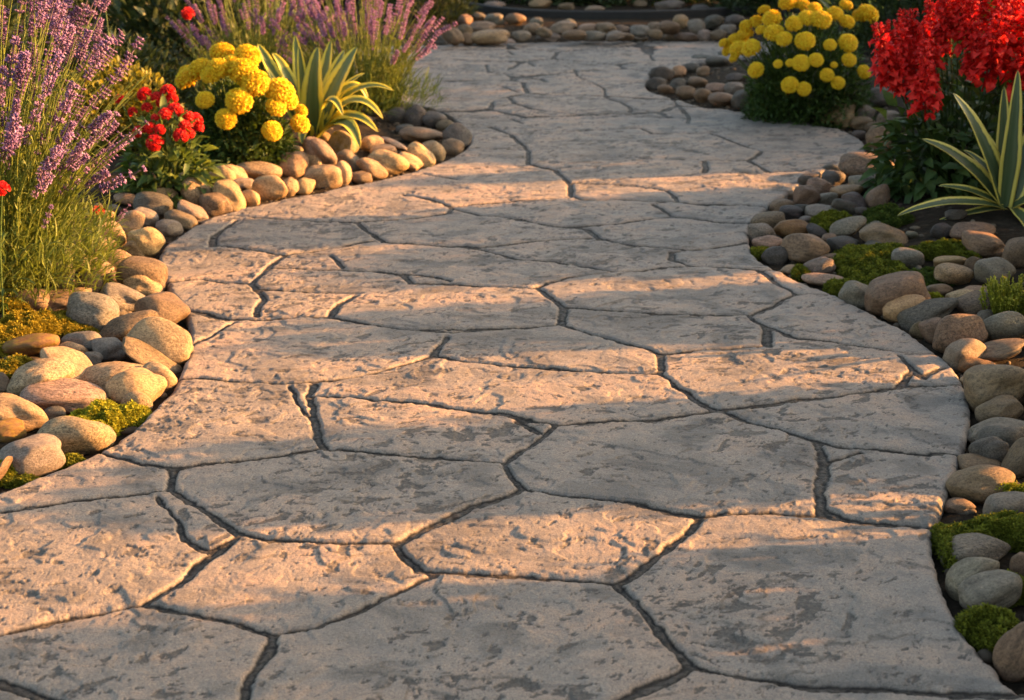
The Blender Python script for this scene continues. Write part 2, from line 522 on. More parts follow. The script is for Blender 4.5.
Rg = np.array([G(*q)[:2] for q in right_px])
poly = np.concatenate([
    [(-2.6, -1.2), (-2.5, 0.8), (-2.0, 2.0), (-1.45, 2.65)], Lg[0:], Fg, Rg,
    [(0.92, 1.92), (1.2, 1.55), (1.6, 0.8), (1.75, -1.2)]])
OUT = catmull(np.concatenate([poly, poly[:1]]), 5)[:-1]
OA, OB = OUT, np.roll(OUT, -1, axis=0)

def sdf(X, Y, nearest=False):
    """signed distance to the path's outline, positive inside"""
    sh = np.shape(X)
    X, Y = np.ravel(X).astype(float), np.ravel(Y).astype(float)
    best = np.full(X.shape, 1e9)
    bx, by = X.copy(), Y.copy()
    ins = np.zeros(X.shape, bool)
    for (ax, ay), (cx, cy) in zip(OA, OB):
        dx, dy = cx - ax, cy - ay
        L2 = dx * dx + dy * dy
        if L2 < 1e-12: continue
        t = np.clip(((X - ax) * dx + (Y - ay) * dy) / L2, 0, 1)
        px, py = ax + t * dx, ay + t * dy
        d = (X - px) ** 2 + (Y - py) ** 2
        m = d < best
        best[m] = d[m]
        if nearest:
            bx[m], by[m] = px[m], py[m]
        if ay != cy:
            c = ((ay > Y) != (cy > Y)) & (X < (cx - ax) * (Y - ay) / (cy - ay) + ax)
            ins ^= c
    s = np.sqrt(best) * np.where(ins, 1, -1)
    if nearest:
        return s.reshape(sh), bx.reshape(sh), by.reshape(sh)
    return s.reshape(sh)

def soil_z(X, Y):
    s = sdf(X, Y)
    X, Y = np.asarray(X, float), np.asarray(Y, float)
    z = -0.022 + 0.078 * smooth(0.0, 0.75, -s) + 0.02 * fbm(X * 2.2, Y * 2.2, 5, 3) * smooth(0.02, 0.3, -s)
    return np.where(s > 0.0, -0.07 + 0.038 * smooth(0.08, 0.0, s), z)

# ------------------------------------------------------------------ joints pressed into the concrete (traced on the ground)
J = []
def j(w, *pts):
    P = np.array([G(*q)[:2] for q in pts])
    J.append((w, P))
n_, f_, s_ = 1.0, 0.72, 1.2
j(n_, (98, 452), (132, 460), (172, 469), (184, 468), (240, 460), (320, 450), (344, 451), (420, 457), (500, 463))
j(s_, (324, 448), (314, 418), (311, 396), (314, 384)); j(f_, (290, 386), (298, 400), (308, 414))
j(n_, (172, 380), (240, 382), (292, 383)); j(n_, (312, 395), (380, 400), (440, 406), (500, 414), (530, 419))
j(f_, (292, 383), (344, 378), (400, 368), (432, 358)); j(n_, (432, 358), (440, 346), (448, 336))
j(n_, (184, 311), (228, 319), (288, 319), (328, 318), (368, 325), (412, 329), (452, 332), (500, 328), (560, 325))
j(f_, (234, 322), (214, 333), (192, 345)); j(n_, (160, 282), (204, 279), (252, 284), (266, 271), (280, 259), (285, 255))
j(n_, (285, 255), (258, 251), (213, 245)); j(s_, (213, 246), (214, 236)); j(f_, (214, 236), (226, 228), (237, 220))
j(f_, (285, 255), (336, 248), (374, 241)); j(n_, (228, 215), (276, 219), (357, 223), (406, 219), (448, 213), (452, 207))
j(n_, (357, 223), (371, 234), (385, 242), (424, 244), (452, 246), (480, 248), (532, 241), (591, 238))
j(n_, (252, 284), (264, 299), (256, 316)); j(n_, (258, 290), (312, 292), (360, 293)); j(n_, (356, 296), (340, 304), (330, 317))
j(n_, (274, 269), (336, 269), (378, 271), (403, 275), (411, 284), (459, 285), (532, 289)); j(f_, (403, 274), (431, 276), (450, 282))
j(n_, (329, 256), (343, 267)); j(n_, (404, 194), (452, 206), (487, 203), (568, 198)); j(n_, (452, 208), (484, 216), (520, 220), (564, 226), (622, 224), (674, 216))
j(n_, (422, 174), (457, 179)); j(n_, (452, 246), (480, 250), (520, 260), (555, 262), (586, 266), (613, 272))
j(n_, (420, 198), (452, 207)); j(n_, (528, 164), (555, 170), (570, 185), (570, 196), (582, 200), (631, 201), (681, 203), (763, 206))
j(n_, (568, 184), (618, 185), (667, 191), (678, 202)); j(n_, (654, 205), (674, 216), (712, 221), (750, 223))
j(n_, (564, 226), (586, 228), (600, 239), (636, 246), (690, 251), (752, 241)); j(n_, (586, 228), (564, 226))
j(n_, (671, 253), (672, 261), (690, 266)); j(f_, (671, 253), (690, 251)); j(n_, (690, 266), (761, 271), (778, 270))
j(n_, (537, 288), (564, 279), (613, 273), (671, 268), (699, 267)); j(n_, (420, 275), (447, 282)); 
j(n_, (536, 288), (550, 299), (564, 308), (645, 313), (750, 315)); j(s_, (564, 309), (562, 325))
j(n_, (561, 325), (612, 340), (662, 354)); j(n_, (759, 271), (778, 284), (795, 294), (772, 306), (750, 316)); j(n_, (795, 294), (836, 296))
j(n_, (750, 317), (766, 327), (796, 339), (831, 343), (882, 349), (938, 353)); j(s_, (766, 327), (767, 347))
j(f_, (662, 353), (724, 349), (766, 346)); j(n_, (900, 354), (912, 369), (923, 378)); j(f_, (925, 376), (946, 368)); j(n_, (912, 371), (897, 388))
j(n_, (708, 412), (781, 403), (848, 394), (897, 387), (922, 384), (964, 385)); j(n_, (661, 354), (660, 374), (680, 389), (700, 402), (718, 411))
j(n_, (660, 374), (648, 375)); j(n_, (718, 411), (764, 426), (798, 436), (831, 444), (882, 450), (962, 456))
j(s_, (816, 442), (824, 464), (819, 492), (822, 514)); j(f_, (828, 461), (862, 452)); j(f_, (822, 506), (838, 517))
j(n_, (500, 463), (524, 489), (580, 498), (620, 503), (654, 508), (702, 515), (754, 513), (822, 514), (862, 522), (936, 530))
j(n_, (702, 516), (674, 544), (638, 570), (618, 582)); j(s_, (620, 583), (650, 624), (674, 648), (690, 668))
j(n_, (690, 668), (734, 676), (814, 686), (914, 692), (1024, 697)); j(s_, (690, 669), (662, 684), (620, 702), (560, 730))
j(n_, (394, 546), (420, 571), (436, 572), (508, 576), (596, 579), (618, 581)); j(n_, (432, 576), (388, 598), (340, 620), (312, 628), (276, 632))
j(n_, (141, 606), (192, 616), (240, 624), (276, 632)); j(s_, (276, 632), (270, 650), (256, 676), (242, 704), (220, 735))
j(n_, (-40, 676), (0, 684), (32, 694), (60, 701), (120, 735)); j(n_, (142, 606), (180, 582), (208, 558), (236, 540)); j(f_, (-40, 640), (0, 634), (68, 618), (141, 606))
j(n_, (-40, 517), (0, 512), (60, 503), (120, 495), (168, 491)); j(s_, (173, 470), (173, 490), (200, 508), (224, 524), (240, 536))
j(f_, (158, 497), (176, 520), (188, 540), (206, 550), (232, 544)); j(n_, (240, 536), (272, 541), (320, 543), (394, 545))
j(s_, (396, 546), (428, 528), (472, 506), (522, 489)); j(n_, (502, 464), (532, 444), (556, 426)); j(n_, (518, 420), (540, 432))
j(n_, (556, 426), (600, 423), (652, 419), (708, 412)); j(n_, (420, 404), (500, 413), (530, 420), (556, 425))
j(n_, (436, 358), (500, 366), (580, 371), (648, 375)); j(n_, (420, 329), (465, 329), (500, 328))
j(n_, (710, 133), (740, 144), (762, 151), (754, 158), (749, 160), (768, 171)); j(n_, (762, 151), (840, 154)); j(f_, (640, 158), (704, 160), (749, 160)); j(s_, (704, 161), (706, 168), (704, 173))
j(f_, (704, 174), (768, 172), (830, 168)); j(f_, (568, 184), (640, 178), (704, 174)); j(n_, (500, 86), (520, 93)); j(n_, (510, 98), (514, 104), (548, 112)); j(n_, (490, 127), (510, 135), (528, 150), (528, 164))
j(f_, (430, 152), (460, 149), (528, 150)); j(n_, (640, 128), (652, 133), (710, 133)); j(n_, (678, 106), (689, 116), (688, 124)); j(f_, (548, 112), (600, 116), (689, 118)); j(f_, (510, 135), (580, 131), (640, 128))
j(f_, (470, 112), (514, 104)); j(n_, (512, 118), (522, 124)); j(f_, (470, 118), (512, 118)); j(n_, (486, 65), (488, 71), (500, 72)); j(n_, (574, 69), (577, 76)); j(n_, (528, 62), (534, 66)); j(n_, (542, 78), (546, 82)); j(n_, (508, 51), (514, 55))
j(n_, (622, 103), (631, 108), (630, 112)); j(f_, (577, 76), (604, 88), (606, 98), (622, 103)); j(f_, (500, 72), (546, 80)); j(f_, (631, 110), (689, 116))

def build_path():
    rows = [1.55]
    while rows[-1] < 12.6:
        Y = rows[-1]
        rows.append(Y + max(0.0042, 0.55 * Y * Y / (FPX * CAM_H)))
    rows = np.concatenate([[-1.25, -0.8, -0.3, 0.2, 0.6, 0.9, 1.15, 1.35, 1.45], rows])
    u = np.concatenate([np.linspace(-0.95, -0.38, 40)[:-1], np.linspace(-0.38, 0.38, 860), np.linspace(0.38, 0.60, 30)[1:]])
    Yg = np.repeat(rows[:, None], len(u), 1)
    Xg = u[None, :] * (np.maximum(rows, 1.0)[:, None] * CP + CAM_H * SP)
    near = rows < 1.5
    Xg[near] = (u[None, :] * (1.5 * CP + CAM_H * SP)) * 3.2
    nr, nc = Xg.shape
    s, bx, by = sdf(Xg, Yg, True)
    # distance to the joints
    wob = 0.006 * fbm(Xg * 9, Yg * 9, 41, 3)
    wa = np.clip(3.2 / np.maximum(Yg, 0.5), 0.25, 1.0)
    Xj, Yj = Xg + wa * 0.007 * gnoise(Xg * 11, Yg * 11, 51) + wa * 0.004 * gnoise(Xg * 30, Yg * 30, 52), Yg + wa * 0.007 * gnoise(Xg * 11, Yg * 11, 53) + wa * 0.004 * gnoise(Xg * 30, Yg * 30, 54)
    d = np.full(Xg.shape, 0.5)
    R = 0.16
    wn = gnoise(Xg * 5.0, Yg * 5.0, 61)
    for w, P in J:
        for (ax, ay), (cx, cy) in zip(P[:-1], P[1:]):
            r0, r1 = np.searchsorted(rows, min(ay, cy) - R), np.searchsorted(rows, max(ay, cy) + R)
            if r1 <= r0: continue
            x, y = Xj[r0:r1], Yj[r0:r1]
            dx, dy = cx - ax, cy - ay
            t = np.clip(((x - ax) * dx + (y - ay) * dy) / (dx * dx + dy * dy + 1e-12), 0, 1)
            e = np.hypot(x - ax - t * dx, y - ay - t * dy)
            e = e / w if w >= 1 else e + (1 - w) * 0.007
            d[r0:r1] = np.minimum(d[r0:r1], e)
    # slabs beyond the traced part
    px, py = proj(Xg, Yg)
    outside = (px < -20) | (px > 1045) | (py > 715) | (py < 118)
    cx_, cy_ = 0.92, 0.56
    qx, qy = Xj / cx_, Yj / cy_
    d1 = np.full(Xg.shape, 9.0); d2 = np.full(Xg.shape, 9.0)
    ix, iy = np.floor(qx), np.floor(qy)
    for a in (-1, 0, 1):
        for b in (-1, 0, 1):
            sx = (ix + a + 0.15 + 0.7 * _hash(ix + a, iy + b, 77)) * cx_
            sy = (iy + b + 0.15 + 0.7 * _hash(ix + a, iy + b, 78)) * cy_
            e = np.hypot(Xj - sx, Yj - sy)
            d2 = np.where(e < d1, d1, np.minimum(d2, e))
            d1 = np.minimum(d1, e)
    v = (d2 - d1) * 0.50 * np.where(py < 118, 0.62, 1.0) + np.where(py < 118, 0.001 + 0.006 * smooth(0.0, 0.4, gnoise(Xg * 2.5, Yg * 2.5, 88)), 0)
    d = np.where(outside, np.minimum(d, v), d)
    hw = (0.0086 + 0.0034 * wn + wob * 0.7) * np.clip(1 + 0.12 * (Yg - 3.0), 1.0, 1.4)
    d = d + 0.0022 * gnoise(Xg * 55, Yg * 55, 57) + 0.0012 * gnoise(Xg * 120, Yg * 120, 58)
    core = smooth(hw * 0.75, hw * 0.25, d)
    joint = smooth(hw + 0.0050, hw - 0.003, d)
    shoulder = np.exp(-np.maximum(d - hw, 0) / 0.011)
    # cleft slate relief: low undulation, terraces and chips
    wx, wy = Xg + 0.06 * fbm(Xg * 4, Yg * 4, 11, 3), Yg + 0.06 * fbm(Xg * 4, Yg * 4, 12, 3)
    und = fbm(wx * 2.3, wy * 2.3, 21, 3)
    ter = fbm(wx * 5.0 + 1.7, wy * 7.0, 31, 5, 0.55)
    st = ter * 5.0
    stair = (np.floor(st) + smooth(0.38, 0.62, st - np.floor(st))) / 5.0
    fine = fbm(wx * 28, wy * 28, 35, 4, 0.6)
    pmask = smooth(-0.25, 0.35, fbm(Xg * 2.1 + 5, Yg * 2.4, 72, 2))
    ax_, ay_ = 0.82 * wx + 0.57 * wy, -0.57 * wx + 0.82 * wy
    pn = fbm(ax_ * 12 + 3, ay_ * 20, 71, 5, 0.62)
    pit = smooth(0.262, 0.352, pn + 0.17 * pmask - 0.02)
    pn2 = fbm(wx * 38 + 9, wy * 52, 73, 4, 0.6)
    pit2 = smooth(0.32, 0.44, pn2 + 0.12 * pmask)
    pn3 = fbm(wx * 85 + 4, wy * 105, 74, 3, 0.6)
    pit2 = np.maximum(pit2, 0.8 * smooth(0.44, 0.54, pn3 + 0.06 * pmask))
    # short cracks that follow the terraces' edges
    fr = np.abs(st - np.floor(st) - 0.5)
    crack = smooth(0.085, 0.02, fr) * smooth(0.05, 0.3, gnoise(Xg * 4.3, Yg * 5.3, 91)) * smooth(-0.15, 0.2, fbm(Xg * 25, Yg * 25, 92, 2))
    rw = fbm(wx * 3.1 + 8, wy * 4.0, 101, 4, 0.55)
    ridge = smooth(0.035, 0.0, np.abs(rw - 0.08)) * smooth(-0.1, 0.25, gnoise(Xg * 3, Yg * 3.5, 102)) + smooth(0.03, 0.0, np.abs(rw + 0.16)) * smooth(0.0, 0.3, gnoise(Xg * 3.3, Yg * 3.1, 103))
    step = 0.0030 * smooth(0.06, 0.10, rw) + 0.0026 * smooth(-0.18, -0.14, rw)
    keep = 1 - smooth(0.25, 1.0, shoulder)
    pitall = np.clip(np.maximum(pit, 0.8 * pit2) + 0.75 * crack + 0.50 * ridge, 0, 1) * keep
    z = step + 0.0035 * und + 0.0042 * stair + 0.0014 * fine - 0.0024 * np.maximum(pit, 0.8 * pit2) * keep - 0.0012 * crack
    z = z - 0.0014 * shoulder - 0.0075 * joint + 0.0015 * core + 0.0022 * joint * fbm(Xg * 70, Yg * 70, 96, 3, 0.6)
    # rounded rim, then the slab's side
    rim = np.clip(s + 0.003 * gnoise(Xg * 40, Yg * 40, 66), 0, 0.016)
    z = z - 0.013 * (1 - rim / 0.016) ** 2.2
    z = np.where(s <= 0, -0.085, z)
    X = np.where(s <= 0, bx, Xg); Y = np.where(s <= 0, by, Yg)
    tone = np.clip(0.44 + 0.55 * fbm(Xg * 1.5, Yg * 1.7, 81, 3) + 0.34 * fbm(wx * 7, wy * 10, 82, 5, 0.6) + 0.25 * ter - 0.55 * smooth(0.05, 0.4, fbm(wx * 6, wy * 7, 83, 4)), 0, 1)
    idx = np.arange(nr * nc).reshape(nr, nc)
    q = np.stack([idx[:-1, :-1], idx[:-1, 1:], idx[1:, 1:], idx[1:, :-1]], -1).reshape(-1, 4)
    inside = (s > 0).ravel()
    q = q[inside[q].any(1)]
    # squeeze out unused vertices
    used = np.zeros(nr * nc, bool); used[q.ravel()] = True
    new = np.cumsum(used) - 1
    V = np.stack([X.ravel(), Y.ravel(), z.ravel()], 1)[used]
    me = mesh_np("path", V, [new[q]], M['path'], {"joint": joint.ravel()[used], "pit": pitall.ravel()[used], "tone": tone.ravel()[used], "core": core.ravel()[used]})
    o = link("path", me)
    o["kind"] = "structure"
    return o
build_path()

# ------------------------------------------------------------------ the soil of the beds: one sheet out to the horizon
def build_ground():
    xs = np.concatenate([[-300, -120, -50, -22, -12, -8], np.arange(-5.5, 5.5, 0.035), [8, 12, 22, 50, 120, 300]])
    ys = np.concatenate([[-300, -100, -40, -15, -6, -3], np.arange(-1.5, 15.5, 0.04), [17, 20, 26, 40, 90, 300]])
    X, Y = np.meshgrid(xs, ys)
    z = soil_z(X, Y)
    s = sdf(X, Y)
    z = z + np.where(s < -0.01, 0.010 * fbm(X * 14, Y * 14, 9, 3), 0)
    nr, nc = X.shape
    idx = np.arange(nr * nc).reshape(nr, nc)
    q = np.stack([idx[:-1, :-1], idx[:-1, 1:], idx[1:, 1:], idx[1:, :-1]], -1).reshape(-1, 4)
    o = link("ground", mesh_np("ground", np.stack([X.ravel(), Y.ravel(), z.ravel()], 1), [q], M['soil']))
    o["kind"] = "structure"
build_ground()

# ------------------------------------------------------------------ river stones
def make_stone_mesh(seed):
    r = np.random.default_rng(seed)
    bm = bmesh.new()
    bmesh.ops.create_icosphere(bm, subdivisions=5, radius=1.0)
    V = np.array([v.co[:] for v in bm.verts])
    T = np.array([[v.index for v in f.verts] for f in bm.faces])
    bm.free()
    d = V.copy()
    k = 1.0
    # a pebble: a little boxy, egg-shaped, with broad flats and hollows
    p = r.uniform(2.0, 2.7)
    k = k / (np.abs(d) ** p).sum(1) ** (1 / p)
    egg = r.uniform(-0.16, 0.16)
    f = 0
    for a, amp in ((1.2, 0.15), (2.0, 0.085), (3.6, 0.035), (7.0, 0.012), (15.0, 0.005)):
        for _ in range(3):
            w = r.normal(0, 1, 3); w /= np.linalg.norm(w)
            f = f + amp / 1.6 * np.sin(a * (d @ w) * 1.9 + r.uniform(0, 6.28))
    k = k * (1 + f)
    for _ in range(r.integers(2, 6)):      # worn flats
        w = r.normal(0, 1, 3); w[2] *= 0.6; w /= np.linalg.norm(w)
        h = r.uniform(0.70, 0.90)
        dd = (d * k[:, None]) @ w
        k = np.where(dd > h, k * (h + (dd - h) * 0.35) / np.maximum(dd, 1e-6), k)
    V = d * k[:, None]
    V[:, 1:] *= (1 + egg * V[:, :1])
    # smooth once so that the flats stay rounded
    e = np.concatenate([T[:, [0, 1]], T[:, [1, 2]], T[:, [2, 0]]])
    for _ in range(3):
        acc = np.zeros_like(V); cnt = np.zeros(len(V))
        np.add.at(acc, e[:, 0], V[e[:, 1]]); np.add.at(acc, e[:, 1], V[e[:, 0]])
        np.add.at(cnt, e[:, 0], 1); np.add.at(cnt, e[:, 1], 1)
        V = 0.5 * V + 0.5 * acc / cnt[:, None]
    V = V - (V.max(0) + V.min(0)) / 2
    V = V / np.abs(V).max(0)
    return V, T

STONE_M = {}
def stone_mesh(k, mat):
    if (k, mat) not in STONE_M:
        V, T = make_stone_mesh(1000 + k)
        STONE_M[(k, mat)] = mesh_np("river_stone", V, [T], M[mat])
    return STONE_M[(k, mat)]

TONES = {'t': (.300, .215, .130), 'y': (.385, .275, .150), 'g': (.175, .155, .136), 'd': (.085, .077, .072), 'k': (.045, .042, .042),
         'b': (.160, .115, .078), 'r': (.175, .100, .042), 'p': (.235, .170, .132)}
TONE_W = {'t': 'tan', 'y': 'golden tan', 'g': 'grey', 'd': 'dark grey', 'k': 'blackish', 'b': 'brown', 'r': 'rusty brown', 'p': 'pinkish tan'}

# bed: x y w h tone [tilt] [mesh kind] [= own label]
STONES = """
A 114 209 14 10 g
A 109 215 12 9 t
A 131 223 27 27 t 40
A 109 235 34 30 t -30
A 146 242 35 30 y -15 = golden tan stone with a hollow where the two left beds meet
A 135 249 22 18 t
A 99 246 32 19 t 20
A 80 248 16 16 b
A 121 262 34 25 t -20
A 142 275 47 37 b -15 = large brown dome-shaped stone leaning over a smaller tan egg at the path edge
A 143 285 37 22 t -10 = tan egg-shaped stone tucked under the large brown dome at the path edge
A 93 267 38 25 t -25
A 91 284 23 23 b
A 66 276 20 29 p 70
A 69 254 10 12 p
A 114 277 20 11 b
A 115 288 26 12 t
A 80 292 22 9 t
A 63 301 50 19 b -3
A 32 300 32 22 b
A 125 299 49 27 g -12 s = rough pitted grey stone wedged behind the smooth brown edge stone of the near bed
A 91 312 54 37 g -8 s = big pitted grey oval stone beside the golden moss mound
A 162 311 50 34 b -18 = wide brown wedge stone at the path edge, behind the biggest tan boulder
A 121 314 12 9 g
A 129 328 57 34 b 20 = broad brown stone tucked behind the biggest tan boulder of the near bed
A 159 342 64 49 t -10 = biggest smooth tan boulder at the bulge of the path edge
A 152 358 52 28 b -32 = flat brown stone tilted against the biggest tan boulder
A 83 342 37 22 g 5
A 110 350 35 24 g 3 = small grey dome stone in the middle of the near bed
A 73 351 28 18 t
A 92 360 20 16 g
A 70 367 48 26 t -35
A 40 378 63 40 t 15 s = large freckled tan stone in front of the golden moss
A 29 345 58 25 r 5 m = moss-stained orange stone lying on the golden moss
A 112 377 64 29 t 6
A 157 379 37 31 t -20
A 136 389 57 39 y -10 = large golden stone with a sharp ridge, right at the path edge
A 136 404 30 26 t -75
A 64 397 82 32 p -6 = long pinkish slab of a stone behind the bright moss cushion
A 54 416 24 18 d
A 18 415 58 37 t -12 = tan boulder with dappled shade beside the frame edge, before the long pinkish stone
A 6 431 36 22 r 0 m = small rusty moss-stained stone in front of the dappled tan boulder
A 77 437 70 42 t 3 = smooth pale egg stone resting against the bright moss cushion
A 31 457 60 39 g 8 = grey oval stone with a pale scratch at the near corner of the bed
A 0 474 24 36 b 60 = brown stone cut by the frame edge, beside the scratched grey stone
A 3 383 16 21 b
B 153 206 37 26 d -8 = dark grey boulder below the small red flowers
B 145 218 26 19 g -20
B 169 228 26 17 g -8
B 180 220 30 19 b -20
B 194 214 34 21 p -25
B 216 206 31 25 b 0 s = round speckled brown stone at the path edge before the leaning tan stone
B 168 198 24 20 t
B 125 199 22 12 t
B 196 193 31 29 t -30
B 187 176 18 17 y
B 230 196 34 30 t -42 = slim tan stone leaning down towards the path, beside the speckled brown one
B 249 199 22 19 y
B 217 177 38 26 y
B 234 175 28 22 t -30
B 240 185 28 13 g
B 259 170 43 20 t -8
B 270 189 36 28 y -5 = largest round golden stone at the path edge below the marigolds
B 290 188 19 19 t
B 294 165 32 26 t
B 305 187 22 17 t
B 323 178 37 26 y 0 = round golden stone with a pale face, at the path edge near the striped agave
B 342 175 20 26 t 70
B 360 178 22 13 b
B 312 160 24 21 t
B 320 153 32 26 p -42
B 294 150 18 9 t
B 318 140 25 17 r 0 m
B 343 143 30 25 t 0 m
B 347 161 26 21 b -10
B 372 168 30 22 t -30
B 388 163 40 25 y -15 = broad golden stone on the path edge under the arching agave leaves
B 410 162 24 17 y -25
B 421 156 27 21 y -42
B 432 152 28 23 t 0 = tan egg stone on the path edge just before the point of the bed
B 453 148 22 18 b
B 457 136 28 25 d -20 = dark stone at the very point of the left bed
B 422 136 44 18 b -5 = long brown stone lying behind the point of the left bed
B 435 121 26 19 d
B 397 116 19 17 d
B 415 117 22 24 d
B 372 144 23 17 y
B 394 145 26 15 p -25
B 383 151 26 12 y
B 448 113 16 9 t
B 366 120 13 9 p
B 445 126 18 13 b
B 405 130 18 11 d
C 453 36 19 18 b -40
C 441 41 14 11 d
C 465 20 15 11 b
C 465 31 14 12 b
C 467 39 13 12 b
C 490 37 36 14 t 3
C 483 27 24 10 p
C 478 17 15 9 g
C 494 20 19 13 g
C 516 20 20 13 b
C 506 43 20 7 p
C 521 36 18 10 g
C 532 29 16 11 p
C 536 23 14 10 g
C 544 32 15 9 b
C 548 38 24 9 g
C 564 28 24 12 p
C 574 35 22 10 b
C 570 23 12 8 t
C 588 29 18 10 p
C 593 36 26 10 g
C 607 29 20 11 b
C 616 36 18 9 g
C 622 30 16 9 p
C 626 37 16 8 b
C 640 31 18 10 g
C 655 27 14 9 p
C 655 34 14 8 b
C 670 28 20 13 b
C 680 22 16 13 t
C 696 27 16 14 g
C 670 37 18 8 p
C 686 37 22 8 b
C 641 39 14 7 b
C 704 35 13 10 g
C 718 35 16 10 b
C 728 30 16 10 g
C 714 22 20 13 d
C 736 22 20 14 d
W 494 5 22 8 g
W 540 4 22 10 t
W 566 7 16 8 b
W 595 9 20 7 p
W 670 6 30 12 g
W 640 4 14 8 b
W 700 9 18 8 d
D 662 74 26 17 d -10
D 656 84 22 14 d 0 = dark stone at the tip of the far bed, in front of its twin
D 679 72 16 13 t 0 = small tan stone among dark ones at the tip of the far bed
D 689 69 20 12 d
D 703 72 13 11 p
D 666 90 16 10 b
D 679 86 20 15 d
D 686 93 20 14 b
D 698 83 20 12 b
D 703 96 18 15 b
D 717 89 22 12 p
D 722 100 26 15 b
D 734 89 20 13 g
D 745 100 26 19 d 5
D 761 103 22 20 t 0 = round tan stone standing upright at the path edge below the far marigolds
D 736 78 20 10 d
D 718 62 24 12 d
D 702 60 22 10 d
D 726 56 18 10 d
D 754 90 18 10 d
D 777 108 18 14 d
D 793 106 26 16 b 8
D 800 113 27 13 t
D 814 104 18 11 b
D 822 111 24 14 b
D 838 115 35 21 t 20
D 847 100 27 20 b 0 = round brown stone half under the far marigold plant
D 861 101 13 12 g
D 880 98 29 21 g
D 866 114 20 14 g 0 s
D 845 122 20 16 t
D 862 124 22 14 b
D 874 128 18 13 b
D 859 136 16 11 d
D 882 141 32 29 b -20 = big brown boulder under the scarlet salvia leaves, with a sunlit streak
D 888 118 22 14 g
D 893 128 18 13 b
D 905 146 23 22 b
E 866 168 52 29 b -3 = biggest oblong brown boulder at the head of the near bed, under the scarlet salvia
E 907 167 30 16 b
E 928 162 11 9 t
E 809 181 22 15 d
E 832 170 22 12 d
E 833 179 24 17 d
E 819 187 25 18 p -15
E 805 196 26 24 b 30
E 785 196 18 10 b
E 868 184 37 18 g 3 = wide grey stone just in front of the oblong brown boulder
E 848 191 33 14 t 5
E 828 199 20 13 g
E 855 201 26 17 d -15
E 879 197 24 23 b 45
E 845 207 26 16 d -22
E 862 211 15 8 d
E 782 206 24 14 b 8
E 803 210 21 12 k
E 790 213 28 15 k -8
E 825 212 39 14 g
E 806 220 16 8 g
E 768 221 34 18 b 5 = brown oval stone where the salvia bed bulges furthest into the path
E 792 229 36 19 r -3
E 762 234 28 20 g
E 768 243 31 15 p
E 817 232 21 13 k -20
E 805 248 46 31 b -8 b = big brown stone with a carved-looking hollow in its face
E 829 240 17 12 b
E 849 228 34 23 g 25 s = speckled grey stone set against the small moss tuft
E 883 235 47 22 b -3 = broad brown stone in front of the speckled grey one
E 875 226 22 10 g
E 912 235 13 8 g
E 845 245 35 16 k 0 = flat blackish stone in front of the speckled grey one
E 877 246 27 11 d
E 775 256 26 19 d 5
E 793 270 26 12 p
E 819 267 29 18 g 15
E 831 259 24 12 b
E 908 259 33 22 g 0 = lone grey dome stone standing in the middle of the green moss
E 823 279 41 15 p -2
E 973 231 44 18 b
E 941 231 21 16 k
E 956 215 24 11 d
E 984 246 44 26 b -8 = large brown stone lying under the cream-edged agave
E 1018 254 30 33 b 0
E 951 262 34 14 t 4
E 955 275 38 23 t -10
E 973 264 17 16 b
E 994 271 40 28 g -12 = grey round stone standing behind the lime succulent
E 938 291 28 15 b
E 856 295 34 27 g 10
E 895 295 61 43 b 8 = biggest rounded grey-brown boulder at the path edge, beside the green moss
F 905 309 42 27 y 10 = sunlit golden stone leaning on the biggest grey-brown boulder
F 929 312 57 28 d 24 = long dark grey stone like a loaf, tilted, beside the sunlit golden one
F 963 298 30 19 t 15
F 977 290 30 11 p
F 980 304 44 23 b 14
F 986 317 20 15 g
F 1003 327 43 34 g -5 = big smooth grey stone in front of the lime succulent
F 956 334 52 42 b 15 s = large freckled brown boulder at the path edge behind the split stones
F 937 331 30 26 b 20
F 920 330 22 18 b
F 965 355 43 31 p 5
F 993 351 62 25 b 14 b = long banded brown stone slanting behind the largest boulder
F 977 367 38 18 r -5
F 977 380 30 20 t 20
F 998 386 62 50 b 25 b = largest tan-brown boulder of the near bed, cut by a dark neighbour
F 1015 391 34 34 b -20
F 998 411 45 27 b 15 = brown wedge-shaped stone below the largest boulder
F 999 432 62 27 g 8 b
F 999 443 46 34 d 10
F 990 453 36 30 d 15
F 1018 461 30 42 b 60
F 980 465 44 21 b 0
F 980 484 67 37 b 5 = wide brown stone with one sunlit end, just behind the near moss
F 960 506 29 15 b 0 = small brown pebble at the path edge, set in the near moss
F 1008 507 50 30 g -3 = pale grey stone bedded in the near moss beside the frame edge
F 976 551 68 33 g -2 = smooth broad grey stone in the near moss, behind two leaning stones
F 951 562 14 12 g
F 973 577 53 40 g 24 b = grey stone with a crease leaning on its striped neighbour
F 991 593 61 40 g 16 b = dark striped grey stone in front, leaning on the creased one
F 1021 567 22 27 b
F 1052 300 40 26 g 5
F 1056 332 44 30 b -10
F 1062 366 40 28 t 10
F 1055 404 50 34 b 15
F 1062 442 46 30 g -12
F 1066 478 52 32 b 8
F 1072 520 56 36 d 5
F 1060 556 44 30 g -8
F 1068 596 60 40 b 12
F 1066 690 60 46 t 5
F 1120 560 50 34 p -6
F 1110 620 56 38 g 10
F 1100 450 40 28 b 4
F 1098 390 44 28 t -8
F 1019 651 48 66 b 70 = large brown boulder at the near corner beside the frame edge
"""
BED_W = {'A': 'in the near left bed', 'B': 'in the bed below the left marigolds', 'C': 'in the stone strip across the path end',
         'W': 'behind the dark edging', 'D': 'in the far bed under the marigolds', 'E': 'in the bed below the scarlet salvia',
         'F': 'along the near right path edge'}
